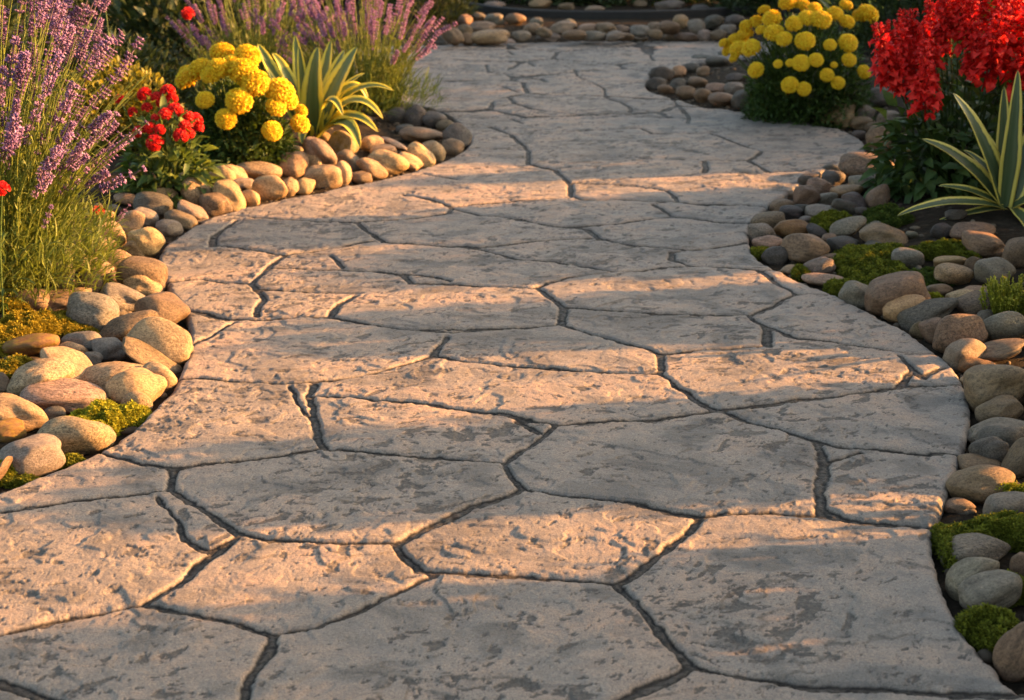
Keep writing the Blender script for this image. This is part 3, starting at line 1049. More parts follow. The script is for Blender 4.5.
MARKS = [   # things a stone can be placed by: bed, x, y, words
    ('A', 26, 322, 'the golden moss mound'), ('A', 100, 416, 'the bright moss cushion'), ('A', 60, 240, 'the purple lavender'), ('A', 98, 212, 'the lone red bloom'),
    ('B', 165, 175, 'the small red flowers'), ('B', 240, 150, 'the left marigolds'), ('B', 312, 135, 'the striped agave'), ('B', 400, 95, 'the pink lavender'),
    ('C', 445, 15, 'the dark round shrub'), ('C', 600, 18, 'the dark edging'), ('C', 740, 20, 'the far marigolds'),
    ('W', 445, 15, 'the dark round shrub'), ('W', 740, 20, 'the far marigolds'),
    ('D', 740, 60, 'the far marigolds'), ('D', 810, 85, 'the lowest marigold heads'), ('D', 900, 120, 'the scarlet salvia'),
    ('E', 829, 222, 'the small moss tuft'), ('E', 870, 265, 'the spreading green moss'), ('E', 1000, 212, 'the cream-edged agave'), ('E', 905, 180, 'the scarlet salvia'),
    ('F', 1005, 295, 'the lime succulent'), ('F', 985, 530, 'the near green moss'), ('F', 990, 628, 'the front moss cushion')]

def build_stones():
    items = []
    for ln in STONES.strip().splitlines():
        head, _, own = ln.partition('=')
        tk = head.split()
        bed, x, y, w, h, tone = tk[0], *map(float, tk[1:5]), tk[5]
        tilt = float(tk[6]) if len(tk) > 6 else 0.0
        kind = tk[7] if len(tk) > 7 else ''
        items.append(dict(bed=bed, x=x, y=y, w=w, h=h, tone=tone, tilt=tilt, kind=kind, own=own.strip()))
    # words
    marks = [(b, x, y, t) for b, x, y, t in MARKS]
    for it in items:
        a = it['w'] / max(it['h'], 1) if abs(it['tilt']) < 50 else 1.4
        it['shape'] = 'flat' if a > 2.2 else 'oval' if a > 1.65 else 'rounded' if a > 1.2 else 'egg-shaped'
        px_m = (it['y'] + 130) / 1.2
        it['real'] = it['w'] / px_m
        it['size'] = 'tiny' if it['real'] < .055 else 'small' if it['real'] < .085 else 'mid-sized' if it['real'] < .115 else 'large'
    ordw = ['nearest to', 'second from', 'third from', 'fourth from', 'fifth from', 'sixth from', 'seventh from', 'eighth from', 'ninth from', 'tenth from']
    def lab(it, k):
        ds = sorted(((x - it['x']) ** 2 + (2.2 * (y - it['y'])) ** 2, x, y, t) for b, x, y, t in marks if b == it['bed'])
        _, x, y, t = ds[min(k, len(ds) - 1)]
        dx, dy = it['x'] - x, (it['y'] - y) * 2.2
        if it['bed'] in 'CW':
            rel = ('on the marigold side of' if dx > 0 else 'on the lavender side of') if abs(dx) > abs(dy) else ('in front of' if dy > 0 else 'behind')
        else:
            path_right = it['bed'] in 'AB'
            rel = ('on the path side of' if (dx > 0) == path_right else 'on the planting side of') if abs(dx) > abs(dy) else ('in front of' if dy > 0 else 'behind')
        return rel, t, ds[min(k, len(ds) - 1)][0]
    keys = {}
    for it in items:
        if it['own']: continue
        rel, t, d = lab(it, 0)
        keys.setdefault((it['size'], TONE_W[it['tone']], it['shape'], rel, t), []).append((d, it))
    for (size, tn, shp, rel, t), L in keys.items():
        L.sort(key=lambda q: q[0])
        for k, (d, it) in enumerate(L):
            base = f"{size} {tn} {shp} stone {rel} {t}"
            if len(L) == 1:
                it['own'] = base
            else:
                it['own'] = f"{size} {tn} {shp} stone {rel} {t}, " + ('nearest to it' if k == 0 else f"{['','second','third','fourth','fifth','sixth','seventh','eighth'][k]} out from it")
    for it in items:
        for w in (it['shape'] + ' ', it['size'] + ' '):
            if len(it['own'].split()) > 16: it['own'] = it['own'].replace(w, '', 1)
    r = np.random.default_rng(21)
    for n, it in enumerate(items):
        x, y = it['x'], it['y']
        W_, H_ = it['w'], it['h']
        t = math.radians(it['tilt'])
        c2 = math.cos(2 * t)
        if abs(c2) > 0.25:
            sm, df = W_ ** 2 + H_ ** 2, (W_ ** 2 - H_ ** 2) / c2
            a2, b2 = max((sm + df) / 2, 9), max((sm - df) / 2, 9)
            W2, H2 = math.sqrt(a2), math.sqrt(b2)
            if H2 < 0.33 * W2: H2 = 0.33 * W2
            if W2 < 0.6 * H2: W2 = .6 * H2
        else:
            W2, H2 = max(W_, H_) * 1.15, min(W_, H_) * 0.85
        P = G(x, y, 0.0)
        z = 0.02
        far = it['bed'] in 'CWD'
        for _ in range(5):
            sc = scale_at(P)
            th = math.atan2(CAM_H - P[2], P[1])
            rx = W2 / 2 * sc
            ry = rx * (0.62 + 0.25 * r.random() if _ == 0 else it['ryf'])
            it.setdefault('ryf', ry / rx)
            hb = H2 / 2 * sc
            rz = math.sqrt(max(hb ** 2 - (ry * math.sin(th)) ** 2, (0.50 * hb) ** 2)) / math.cos(th)
            vz = rz * abs(math.cos(t)) + rx * abs(math.sin(t)) * 0.8
            sz = float(soil_z(P[0], P[1]))
            z = max(sz, -0.035) + vz * 0.72
            P = G(x, y, z)
        mat = {'s': 'stone_speckled', 'm': 'stone_mossy', 'b': 'stone_banded'}.get(it['kind']) or \
              ('stone_smooth' if r.random() < .6 else 'stone_speckled' if r.random() < .8 else 'stone_banded')
        me = stone_mesh(int(r.integers(0, 20)), mat)
        o = link("river_stone", me, loc=P, rot=(r.normal(0, .12), -t, r.normal(0, .22)), scale=(rx * 1.05, ry * 1.05, rz * 1.05))
        col = np.array(TONES[it['tone']]) * (1 + r.normal(0, .09)) * (1 + r.normal(0, .035, 3))
        col = col * (np.array([.95, .82, .68]) if it['bed'] not in 'AB' else np.array([.96, .90, .82]))
        o.color = (*np.clip(col, 0.02, 0.6), 1)
        grp = {'A': 'river stones edging the near left bed', 'B': 'river stones edging the left marigold bed', 'C': 'river stones across the end of the path',
               'W': 'rocks behind the dark edging', 'D': 'river stones edging the far marigold bed', 'E': 'river stones in the salvia and agave bed', 'F': 'river stones along the near right edge'}[it['bed']]
        tag(o, it['own'], 'stone', grp)
build_stones()

# ------------------------------------------------------------------ gravel between the stones
def gravel():
    r = np.random.default_rng(77)
    n = 16000
    X, Y = r.uniform(-2.4, 2.6, n), r.uniform(1.6, 11.8, n)
    s = sdf(X, Y)
    ok = (s < -0.014) & (s > -0.85 - .2 * r.random(n)) & (r.random(n) < .35 + .65 * smooth(-.5, -.1, s))
    X, Y = X[ok], Y[ok]
    n = len(X)
    bm = bmesh.new(); bmesh.ops.create_icosphere(bm, subdivisions=2, radius=1.0)
    V0 = np.array([v.co[:] for v in bm.verts]); T0 = np.array([[v.index for v in f.verts] for f in bm.faces]); bm.free()
    R = r.uniform(.004, .013, n) * (1 + .5 * (r.random(n) < .12))
    a = r.uniform(0, 6.28, n)
    sx, sy, sz = R * r.uniform(.9, 1.5, n), R * r.uniform(.7, 1.0, n), R * r.uniform(.5, .8, n)
    x, y, z = V0[None, :, 0] * sx[:, None], V0[None, :, 1] * sy[:, None], V0[None, :, 2] * sz[:, None]
    V = np.stack([X[:, None] + np.cos(a)[:, None] * x - np.sin(a)[:, None] * y, Y[:, None] + np.sin(a)[:, None] * x + np.cos(a)[:, None] * y,
                  soil_z(X, Y)[:, None] + .35 * sz[:, None] + z], -1)
    mb = MB()
    m = len(V0)
    mb.add(V.reshape(-1, 3), (T0[None] + (np.arange(n) * m)[:, None, None]).reshape(-1, 3), None, np.repeat(np.clip(r.normal(.4, .28, n), 0, 1), m))
    o = link("gravel", mb.mesh("gravel", M['gravel']))
    o["kind"] = "stuff"
gravel()

# ------------------------------------------------------------------ moss
def dome(nu=20, nv=8):
    """unit half-dome grid"""
    V, Q = [], []
    for i in range(nv + 1):
        a = math.pi / 2 * i / nv
        for k in range(nu):
            b = 2 * math.pi * k / nu
            V.append((math.cos(a) * math.cos(b), math.cos(a) * math.sin(b), math.sin(a)))
    for i in range(nv):
        for k in range(nu):
            k2 = (k + 1) % nu
            Q.append((i * nu + k, i * nu + k2, (i + 1) * nu + k2, (i + 1) * nu + k))
    return np.array(V), np.array(Q)

def moss(px, py, w, h, mat, label, hz=0.03, rot=0.0, name="moss_cushion", dens=1.0, straight=True):
    P = G(px, py, 0.0)
    for _ in range(3):
        P = G(px, py, float(soil_z(P[0], P[1])) + hz * 0.5)
    sc = scale_at(P)
    rx = w / 2 * sc
    th = math.atan2(CAM_H - P[2], P[1])
    ry = max(h / 2 * sc / math.sin(th) - hz * .4, 0.02) if h > 0 else rx
    z0 = float(soil_z(P[0], P[1])) if sdf(P[0], P[1]) < 0 else -0.03
    ca, sa = math.cos(rot), math.sin(rot)
    def shape(ux, uy):
        """uneven outline, lumpy top, following the soil"""
        ang = np.arctan2(uy, ux)
        rad = 1 + 0.22 * np.sin(2 * ang + px) + 0.13 * np.sin(3 * ang + py) + 0.08 * np.sin(7 * ang + w)
        x, y = ux * rx * rad, uy * ry * rad
        X, Y = P[0] + ca * x - sa * y, P[1] + sa * x + ca * y
        return X, Y
    n = int(min(9000, max(500, 9000 * dens * rx * ry * math.pi / 0.02)))
    r_, a_ = np.sqrt(rng.random(n)), rng.random(n) * 2 * math.pi
    X, Y = shape(r_ * np.cos(a_), r_ * np.sin(a_))
    s = sdf(X, Y)
    ok = s < 0.006
    X, Y, r_ = X[ok], Y[ok], r_[ok]
    lump = fbm(X * 26, Y * 26, 17, 3)
    Z = np.maximum(soil_z(X, Y), -0.033) + hz * (np.sqrt(np.maximum(1 - r_ ** 2.4, 0)) * (0.75 + 0.7 * lump)) + 0.002
    B = np.stack([X, Y, Z], 1)
    mb = MB()
    k = 4
    Bk = np.repeat(B, k, 0) + rng.normal(0, 0.0022, (len(B) * k, 3))
    D = rng.normal(0, 1, (len(Bk), 3)) * np.array([1, 1, .55]) + np.array([0, 0, 0.75])
    big = 1.0 + 0.6 * smooth(3.5, 9.0, P[1])
    leaves(mb, Bk, D, rng.uniform(.005, .0095, len(Bk)) * big, rng.uniform(.0026, .0042, len(Bk)) * big,
           np.clip(np.repeat(0.42 + 0.55 * lump, k) + rng.normal(0, .2, len(Bk)), 0, 1), 0.2, 0.2)
    V, Q = dome(40, 10)
    rr = np.hypot(V[:, 0], V[:, 1])
    DX, DY = shape(V[:, 0], V[:, 1])
    sd, bx, by = sdf(DX, DY, True)
    DX, DY = np.where(sd > 0, bx, DX), np.where(sd > 0, by, DY)
    DZ = np.maximum(soil_z(DX, DY), -0.04) - 0.006 + hz * np.sqrt(np.maximum(1 - np.minimum(rr, 1) ** 2.4, 0)) * (0.75 + 0.7 * fbm(DX * 26, DY * 26, 17, 3))
    mb.add(np.stack([DX, DY, DZ], 1), None, Q, 0.15)
    me = mb.mesh(name, M[mat])
    # origin at the cushion's base
    base = np.array([P[0], P[1], z0])
    co = np.empty(len(me.vertices) * 3, np.float32); me.vertices.foreach_get("co", co)
    me.vertices.foreach_set("co", (co.reshape(-1, 3) - base.astype(np.float32)).ravel())
    o = link(name, me, loc=base)
    tag(o, label, "moss", "moss cushions among the river stones")
    return o

moss(24, 327, 62, 34, 'moss_gold', "golden orange moss mound behind the moss-stained orange stone", 0.060)
moss(66, 323, 54, 20, 'moss_gold', "thin golden moss carpet in front of the big pitted grey stone", 0.022)
moss(12, 368, 44, 22, 'moss_gold', "yellow moss patch in front of the moss-stained orange stone", 0.03)
moss(8, 305, 36, 14, 'moss_gold', "small golden moss tuft under the grassy blades at the frame edge", 0.03)
moss(99, 420, 66, 44, 'moss_bright', "bright yellow-green moss cushion between the smooth egg stone and the path", 0.055, -0.5)
moss(8, 466, 26, 26, 'moss_bright', "small moss tuft behind the brown stone cut by the frame edge", 0.04)
moss(64, 463, 34, 12, 'moss_green', "low moss strip at the path edge under the smooth egg stone", 0.015, 0.3)
moss(22, 482, 34, 12, 'moss_green', "low moss strip at the path edge before the scratched grey stone", 0.015, 0.3)
moss(829, 222, 44, 17, 'moss_green', "small bright moss tuft beside the speckled grey stone", 0.05)
moss(885, 217, 56, 16, 'moss_dark', "dark green moss under the low agave leaf", 0.035)
moss(872, 264, 96, 36, 'moss_green', "broad spreading green moss carpet beside the lone grey dome stone", 0.045)
moss(945, 250, 66, 15, 'moss_green', "moss carpet between the broad brown stone and the agave", 0.04)
moss(925, 277, 56, 18, 'moss_dark', "dark moss in the hollow behind the tan-grey stones", 0.03)
moss(846, 289, 48, 16, 'moss_green', "long green moss cushion at the path edge before the pale flat stone", 0.04, -0.4)
moss(800, 273, 14, 12, 'moss_green', "tiny moss tuft at the path edge between two small stones", 0.03)
moss(762, 253, 24, 10, 'moss_green', "tiny moss tuft under the stones where the salvia bed bulges into the path", 0.025)
moss(932, 301, 22, 9, 'moss_bright', "tiny sunlit moss tuft behind the long dark loaf stone", 0.03)
moss(994, 532, 116, 40, 'moss_green', "wide green moss carpet around the smooth broad grey stone", 0.04)
moss(948, 548, 22, 36, 'moss_green', "narrow moss strip hugging the path edge beside the grey stones", 0.042)
moss(1008, 493, 50, 12, 'moss_bright', "sunlit moss behind the pale grey stone at the frame edge", 0.035)
moss(1012, 588, 40, 26, 'moss_green', "green moss behind the striped grey stone at the frame edge", 0.04)
moss(990, 628, 62, 46, 'moss_green', "plump green moss cushion in front of the striped grey stone", 0.06)

# ------------------------------------------------------------------ lavender
def spike_mesh(seed, mat, L=0.13, R=0.0125, whorls=11, per=9):
    r = np.random.default_rng(seed)
    mb = MB()
    for k in range(whorls):
        t = k / (whorls - 1)
        if r.random() < .12 and 0 < k < whorls - 1: continue
        rad = R * (0.45 + 0.75 * math.sin(math.pi * (0.18 + 0.72 * t)))
        n = per + int(r.integers(-1, 2))
        a = np.arange(n) * 2 * math.pi / n + r.random() * 6
        P = np.stack([np.cos(a) * rad * .55, np.sin(a) * rad * .55, np.full(n, t * L)], 1) + r.normal(0, .0012, (n, 3))
        D = np.stack([np.cos(a), np.sin(a), np.full(n, 0.9)], 1)
        blobs(mb, P + D * .002, r.uniform(.0026, .0042, n), np.clip(r.normal(.42, .2, n), 0, .8), D, 1.9)
        m = max(3, n - 4)
        a = r.random(m) * 6.28
        P = np.stack([np.cos(a) * rad * .8, np.sin(a) * rad * .8, np.full(m, t * L + .003)], 1)
        leaves(mb, P, np.stack([np.cos(a), np.sin(a), r.uniform(-.2, .7, m)], 1), r.uniform(.006, .010, m), r.uniform(.004, .0065, m), np.clip(r.normal(.78, .15, m), 0, 1))
    C = np.stack([np.zeros(5), np.zeros(5), np.linspace(-.012, L * .95, 5)], 1)[None]
    tubes(mb, C, np.full(5, .0022), .05)
    RAW.append((np.concatenate(mb.V), np.concatenate(mb.T), np.concatenate(mb.Q), np.concatenate(mb.A)))
    return mb.mesh("flower_spike", M[mat])

RAW = []
LAV = [spike_mesh(50 + k, 'lav_flower', L) for k, L in enumerate((.10, .13, .15, .12, .085, .14))]
PINK = [spike_mesh(70 + k, 'pink_flower', L, .0115, 10, 8) for k, L in enumerate((.10, .14, .16, .12, .08))]

def quat_to(D):
    return Vector(D).to_track_quat('Z', 'Y')

def lavender(label, c, n_st, n_sp, hgt, lean_fn, spikes, leafm, group, sp_scale=1.0, leafs=24, base_r=0.16, grassy=2600, seed=3, spike_pred=None, n_more=0):
    r = np.random.default_rng(seed)
    root = thing("lavender_bush", label, "lavender", c, group)
    m = 9
    az = r.uniform(0, 2 * math.pi, n_st)
    lean = lean_fn(az, r)
    L = r.uniform(*hgt, n_st) * (1 - .55 * np.maximum(lean - .22, 0))
    ob = np.stack([np.cos(az), np.sin(az)], 1) * (base_r * np.sqrt(r.random(n_st)))[:, None]
    t = np.linspace(0, 1, m)
    ang = lean[:, None] * (0.30 + 0.95 * t[None] ** 1.2)
    ds = L[:, None] / (m - 1)
    hx = np.cumsum(np.sin(ang) * ds, 1) - np.sin(ang[:, :1]) * ds
    hz = np.cumsum(np.cos(ang) * ds, 1) - np.cos(ang[:, :1]) * ds
    wob = r.normal(0, .010, (n_st, 1)) * np.sin(t * 5)[None]
    C = np.stack([ob[:, :1] + np.cos(az)[:, None] * hx - np.sin(az)[:, None] * wob,
                  ob[:, 1:] + np.sin(az)[:, None] * hx + np.cos(az)[:, None] * wob, hz], -1)
    mb = MB()
    tubes(mb, C, np.linspace(.0026, .0013, m), r.uniform(.3, .9, n_st), 4)
    # narrow leaves in pairs up the stem
    nl = n_st * leafs
    si = np.repeat(np.arange(n_st), leafs)
    tt = r.uniform(0.04, 0.80, nl) ** 1.25
    f = tt * (m - 1); i0 = np.minimum(f.astype(int), m - 2); w = (f - i0)[:, None]
    P = C[si, i0] * (1 - w) + C[si, i0 + 1] * w
    T = nrm(C[si, i0 + 1] - C[si, i0])
    D = T * 0.9 + r.normal(0, .42, (nl, 3))
    leaves(mb, P, D, r.uniform(.03, .062, nl) * (1.15 - .6 * tt), r.uniform(.0032, .0052, nl), np.clip(.35 + .5 * tt + r.normal(0, .2, nl), 0, 1), .15, .12)
    if grassy:
        a = r.uniform(0, 6.28, grassy); rr = np.sqrt(r.random(grassy)) * base_r * 2.0
        P = np.stack([np.cos(a) * rr, np.sin(a) * rr, r.uniform(0.0, hgt[0] * .42, grassy)], 1)
        D = np.stack([np.cos(a) * .6, np.sin(a) * .6, np.full(grassy, .8)], 1) + r.normal(0, .4, (grassy, 3))
        leaves(mb, P, D, r.uniform(.04, .085, grassy), r.uniform(.0035, .006, grassy), np.clip(r.normal(.4, .25, grassy), 0, 1), .15, .2)
    link("foliage", mb.mesh("lavender_foliage", M[leafm]), root)
    order = r.permutation(n_st)
    if spike_pred is not None:
        order = np.array([k for k in order if spike_pred(az[k], C[k, -1])])
    if n_more:
        mm = MB()
        for k in order[n_sp:n_sp + n_more]:
            V, T_, Q_, A_ = RAW[int(r.integers(6))]
            R_ = np.array((quat_to(C[k, -1] - C[k, -2]) @ Euler((r.normal(0, .1), r.normal(0, .1), r.uniform(0, 6))).to_quaternion()).to_matrix())
            mm.add((V * sp_scale * r.uniform(.75, 1.1)) @ R_.T + C[k, -1], T_, Q_, A_)
        o = link("flower_spikes", mm.mesh("flower_spikes", M['lav_flower']), root)
        o["kind"] = "stuff"
    for k in order[:n_sp]:
        D = C[k, -1] - C[k, -2]
        o = link("flower_spike", spikes[int(r.integers(len(spikes)))], root, loc=C[k, -1])
        o.rotation_euler = (quat_to(D) @ Euler((r.normal(0, .1), r.normal(0, .1), r.uniform(0, 6))).to_quaternion()).to_euler()
        o.scale = (sp_scale * r.uniform(.8, 1.2),) * 3
    return root

def lean_front(az, r):
    side = np.abs(np.cos(az))
    lim = np.where(np.sin(az) < 0, 0.14 + 0.74 * side ** 1.5, 0.35 + 0.5 * side)
    return lim * np.sqrt(r.random(len(az)))
c1 = G(-20, 284, 0.03)
lavender("tall purple lavender bush with grassy green stems above the near left stones", c1, 680, 100, (.42, .98), lean_front, LAV, 'lav_leaf',
         "lavender bushes along the left side", 0.92, 30, .20, 6500, 3, lambda a, tip: tip[2] > .26 + .5 * ((tip[1] * 37.7) % 1) ** 2 and tip[0] > -.1 and tip[1] > -.3 and tip[0] < .40, 130)
c2 = G(262, 100, 0.04)
lean2 = lambda az, r: (.25 + .55 * np.abs(np.cos(az))) * np.sqrt(r.random(len(az)))
lavender("pink lavender bush standing behind the left marigolds", c2, 240, 75, (.34, .66), lean2, PINK, 'lav_leaf', "lavender bushes along the left side", .8, 30, .26, 1800, 4)
c3 = G(362, 108, 0.04)
lavender("pink lavender bush leaning out over the path behind the striped agave", c3, 280, 100, (.32, .66), lean2, PINK, 'lav_leaf', "lavender bushes along the left side", .85, 30, .20, 1800, 5)

# ------------------------------------------------------------------ leafy bush volume
def bush_leaves(mb, c, R, n, L, Wd, r, hollow=0.35, up=0.5, droop=.2, tint0=.35, tint1=.45, lumps=5, fold=.22, boxy=False):
    """leaves through an uneven ellipsoid volume sitting on c"""
    d = r.normal(0, 1, (n, 3)); d[:, 2] = np.abs(d[:, 2]) * .95 - .12
    d = nrm(d)
    rad = (hollow + (1 - hollow) * r.random(n)) ** 0.55
    ln = 0
    for _ in range(lumps):
        w = nrm(r.normal(0, 1, 3)); ln = ln + np.sin(3.1 * (d @ w) + r.uniform(0, 6))
    rad = rad * (1 + .17 * ln / lumps * 2)
    if boxy:
        rad = rad / (np.abs(d) ** 4).sum(1) ** .25
    P = d * rad[:, None] * np.array(R) + np.array(c)
    P[:, 2] = np.maximum(P[:, 2], c[2] + .003 if R[2] > 0 else c[2])
    D = d + np.array([0, 0, up]) + r.normal(0, .5, (n, 3))
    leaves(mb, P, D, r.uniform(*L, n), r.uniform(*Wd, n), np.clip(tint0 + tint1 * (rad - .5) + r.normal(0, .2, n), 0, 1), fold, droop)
    return P

def ell_hit(px, py, c, R):
    """where the sight line to px, py meets the front of an ellipsoid"""
    o = np.array([0, 0, CAM_H]); d = ray(px, py)
    a, b = (o - c) / R, d / R
    A, B, Cc = b @ b, a @ b, a @ a - 1
    disc = B * B - A * Cc
    t = (-B - math.sqrt(disc)) / A if disc > 0 else -B / A
    return o + d * t

def pompom(seed):
    r = np.random.default_rng(seed)
    mb = MB()
    V, Q = dome(16, 6)
    V2 = np.concatenate([V * .80, V * np.array([.80, .80, -.50])])
    mb.add(V2, None, np.concatenate([Q, Q[:, ::-1] + len(V)]), .25)
    n = 420
    i = np.arange(n)
    z = 1 - (i + .5) / n * 1.55
    a = i * 2.39996 + r.normal(0, .10, n)
    q = np.sqrt(np.maximum(1 - z * z, 0))
    d = np.stack([q * np.cos(a), q * np.sin(a), z * .88], 1)
    # ruffled petals
    D = d * .75 + np.array([0, 0, .25]) + r.normal(0, .30, (n, 3))
    leaves(mb, d * .70, D, r.uniform(.24, .34, n), r.uniform(.15, .22, n), np.clip(.45 + .5 * r.random(n) - .3 * (z < -.1), 0, 1), .3, .3, wide=.75)
    tubes(mb, np.array([[[0, 0, -.35], [0, 0, -.6], [0, 0, -.9]]]), np.array([.30, .22, .1]), 0, 6)
    return mb.mesh("flower_head", M['mari_petal'])
POM = [pompom(90), pompom(91), pompom(92)]

def marigold(label, px, py, w, top, flowers, nleaf, seed, ry=.8):
    r = np.random.default_rng(seed)
    base = G(px, py, 0.03)
    base[2] = float(soil_z(base[0], base[1]))
    sc = scale_at(base)
    rx = w / 2 * sc
    hgt = (at(px, top, base[1])[2] - base[2])
    R = np.array([rx, rx * ry, hgt])
    root = thing("marigold_plant", label, "marigold", base, "marigold plants in bloom")
    mb = MB()
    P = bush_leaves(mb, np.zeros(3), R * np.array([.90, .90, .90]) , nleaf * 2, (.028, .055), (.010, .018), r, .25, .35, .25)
    # feathery side leaflets
    n = len(P)
    for _ in range(2):
        leaves(mb, P + r.normal(0, .012, (n, 3)), r.normal(0, .6, (n, 3)) + np.array([0, 0, .35]), r.uniform(.014, .030, n), r.uniform(.005, .009, n), np.clip(r.normal(.4, .25, n), 0, 1))
    st = r.normal(0, 1, (26, 3)); st[:, 2] = np.abs(st[:, 2]) + .5; st = nrm(st)
    t = np.linspace(0, 1, 5)[None, :, None]
    tubes(mb, st[:, None, :] * t * R * .8, np.linspace(.006, .003, 5), .2, 5)
    link("foliage", mb.mesh("marigold_foliage", M['mari_leaf']), root)
    sm = MB()
    heads = []
    for x, y, d in flowers:
        p = ell_hit(x, y, base + np.array([0, 0, hgt * .30]), R * np.array([1, 1, .74])) - base
        rad = d / 2 * sc * 1.0
        D = nrm(p / R + np.array([0, -.35, .55]) + r.normal(0, .12, 3))
        tubes(sm, np.stack([p * .25, p * .6, p - D * rad * .5])[None], np.array([.004, .0035, .003]), .7, 5)
        heads.append((p, D, rad))
    link("stems", sm.mesh("marigold_stems", M['mari_leaf']), root)
    for p, D, rad in heads:
        q_ = rad * r.uniform(.88, 1.12)
        o = link("flower_head", POM[int(r.integers(3))], root, loc=p, scale=(q_, q_, q_ * r.uniform(.75, 1.0)))
        o.rotation_euler = (quat_to(D) @ Euler((0, 0, r.uniform(0, 6))).to_quaternion()).to_euler()
    return root

marigold("yellow marigold plant between the small red flowers and the striped agave", 241, 165, 134, 58,
         [(222, 52, 26), (247, 57, 26), (243, 72, 28), (255, 83, 28), (219, 69, 25), (201, 69, 24), (188, 78, 26), (211, 75, 22), (205, 100, 21),
          (239, 101, 27), (226, 119, 21), (280, 92, 28), (276, 107, 22), (272, 131, 21), (300, 124, 21), (301, 111, 13), (288, 100, 22), (186, 72, 16), (231, 62, 18)], 1900, 31)
marigold("yellow marigold plant across the path beside the scarlet salvia", 803, 112, 158, 10,
         [(788, 3, 22), (802, 5, 18), (772, 19, 22), (756, 22, 16), (746, 26, 14), (744, 36, 20), (734, 40, 18), (724, 43, 13), (761, 30, 12), (738, 49, 18),
          (751, 48, 21), (734, 58, 10), (774, 33, 20), (784, 39, 15), (794, 24, 18), (807, 18, 20), (821, 20, 20), (835, 14, 18), (847, 22, 16), (868, 14, 24),
          (859, 16, 15), (805, 41, 19), (830, 45, 14), (848, 43, 22), (801, 63, 19), (816, 60, 17), (849, 60, 17), (827, 75, 15), (838, 83, 16), (790, 85, 16),
          (804, 89, 15), (756, 70, 16), (864, 72, 14), (778, 64, 10), (790, 63, 9), (834, 65, 7), (815, 8, 16), (728, 50, 14), (764, 10, 14), (846, 5, 15)], 2300, 32)

# ------------------------------------------------------------------ scarlet flowers
def salvia_spike(seed, L=.2):
    r = np.random.default_rng(seed)
    mb = MB()
    n = 10
    for k in range(n):
        t = k / (n - 1)
        m = int(9 - 4 * t)
        a = np.arange(m) * 6.283 / m + k * .55 + r.normal(0, .15, m)
        rad = .006
        P = np.stack([np.cos(a) * rad, np.sin(a) * rad, np.full(m, t * L)], 1)
        ln = (.056 - .036 * t) * r.uniform(.65, 1.2, m)
        D = np.stack([np.cos(a), np.sin(a), np.full(m, .1 + 1.0 * t)], 1) + r.normal(0, .28, (m, 3))
        leaves(mb, P, D, ln, ln * .50, np.clip(r.normal(.5, .3, m), 0, 1), .45, .35, wide=.6)
        leaves(mb, P + nrm(D) * ln[:, None] * .55, D + r.normal(0, .7, (m, 3)), ln * .55, ln * .55, np.clip(r.normal(.75, .2, m), 0, 1), .3, .6, wide=.7)
        blobs(mb, P + nrm(D) * .008, np.full(m, .0055), np.clip(r.normal(.3, .15, m), 0, 1), D, 2.0)
    tubes(mb, np.array([[[0, 0, -.05], [0, 0, L * .5], [0, 0, L]]]), np.array([.003, .003, .002]), 0, 5)
    return mb.mesh("flower_spike", M['red_petal'])
SAL = [salvia_spike(110 + k, L) for k, L in enumerate((.17, .20, .23, .15))]

def cluster(seed, n=26):
    r = np.random.default_rng(seed)
    mb = MB()
    d = r.normal(0, 1, (n, 3)); d[:, 2] = np.abs(d[:, 2]) * .9; d = nrm(d)
    for k in range(5):
        A = nrm(np.cross(d, np.array([.3, .5, .8]))); B = np.cross(d, A)
        a = k * 1.2566 + r.normal(0, .15, n)
        D = A * np.cos(a)[:, None] + B * np.sin(a)[:, None] + d * .35
        leaves(mb, d * .72, D, np.full(n, .46), np.full(n, .40), np.clip(r.normal(.6, .25, n), 0, 1), .15, .2, wide=.65)
    blobs(mb, d * .45, np.full(n, .22), .2, d, 1.4)
    return mb.mesh("flower_head", M['red_petal'])
CLU = [cluster(120), cluster(121), cluster(122)]

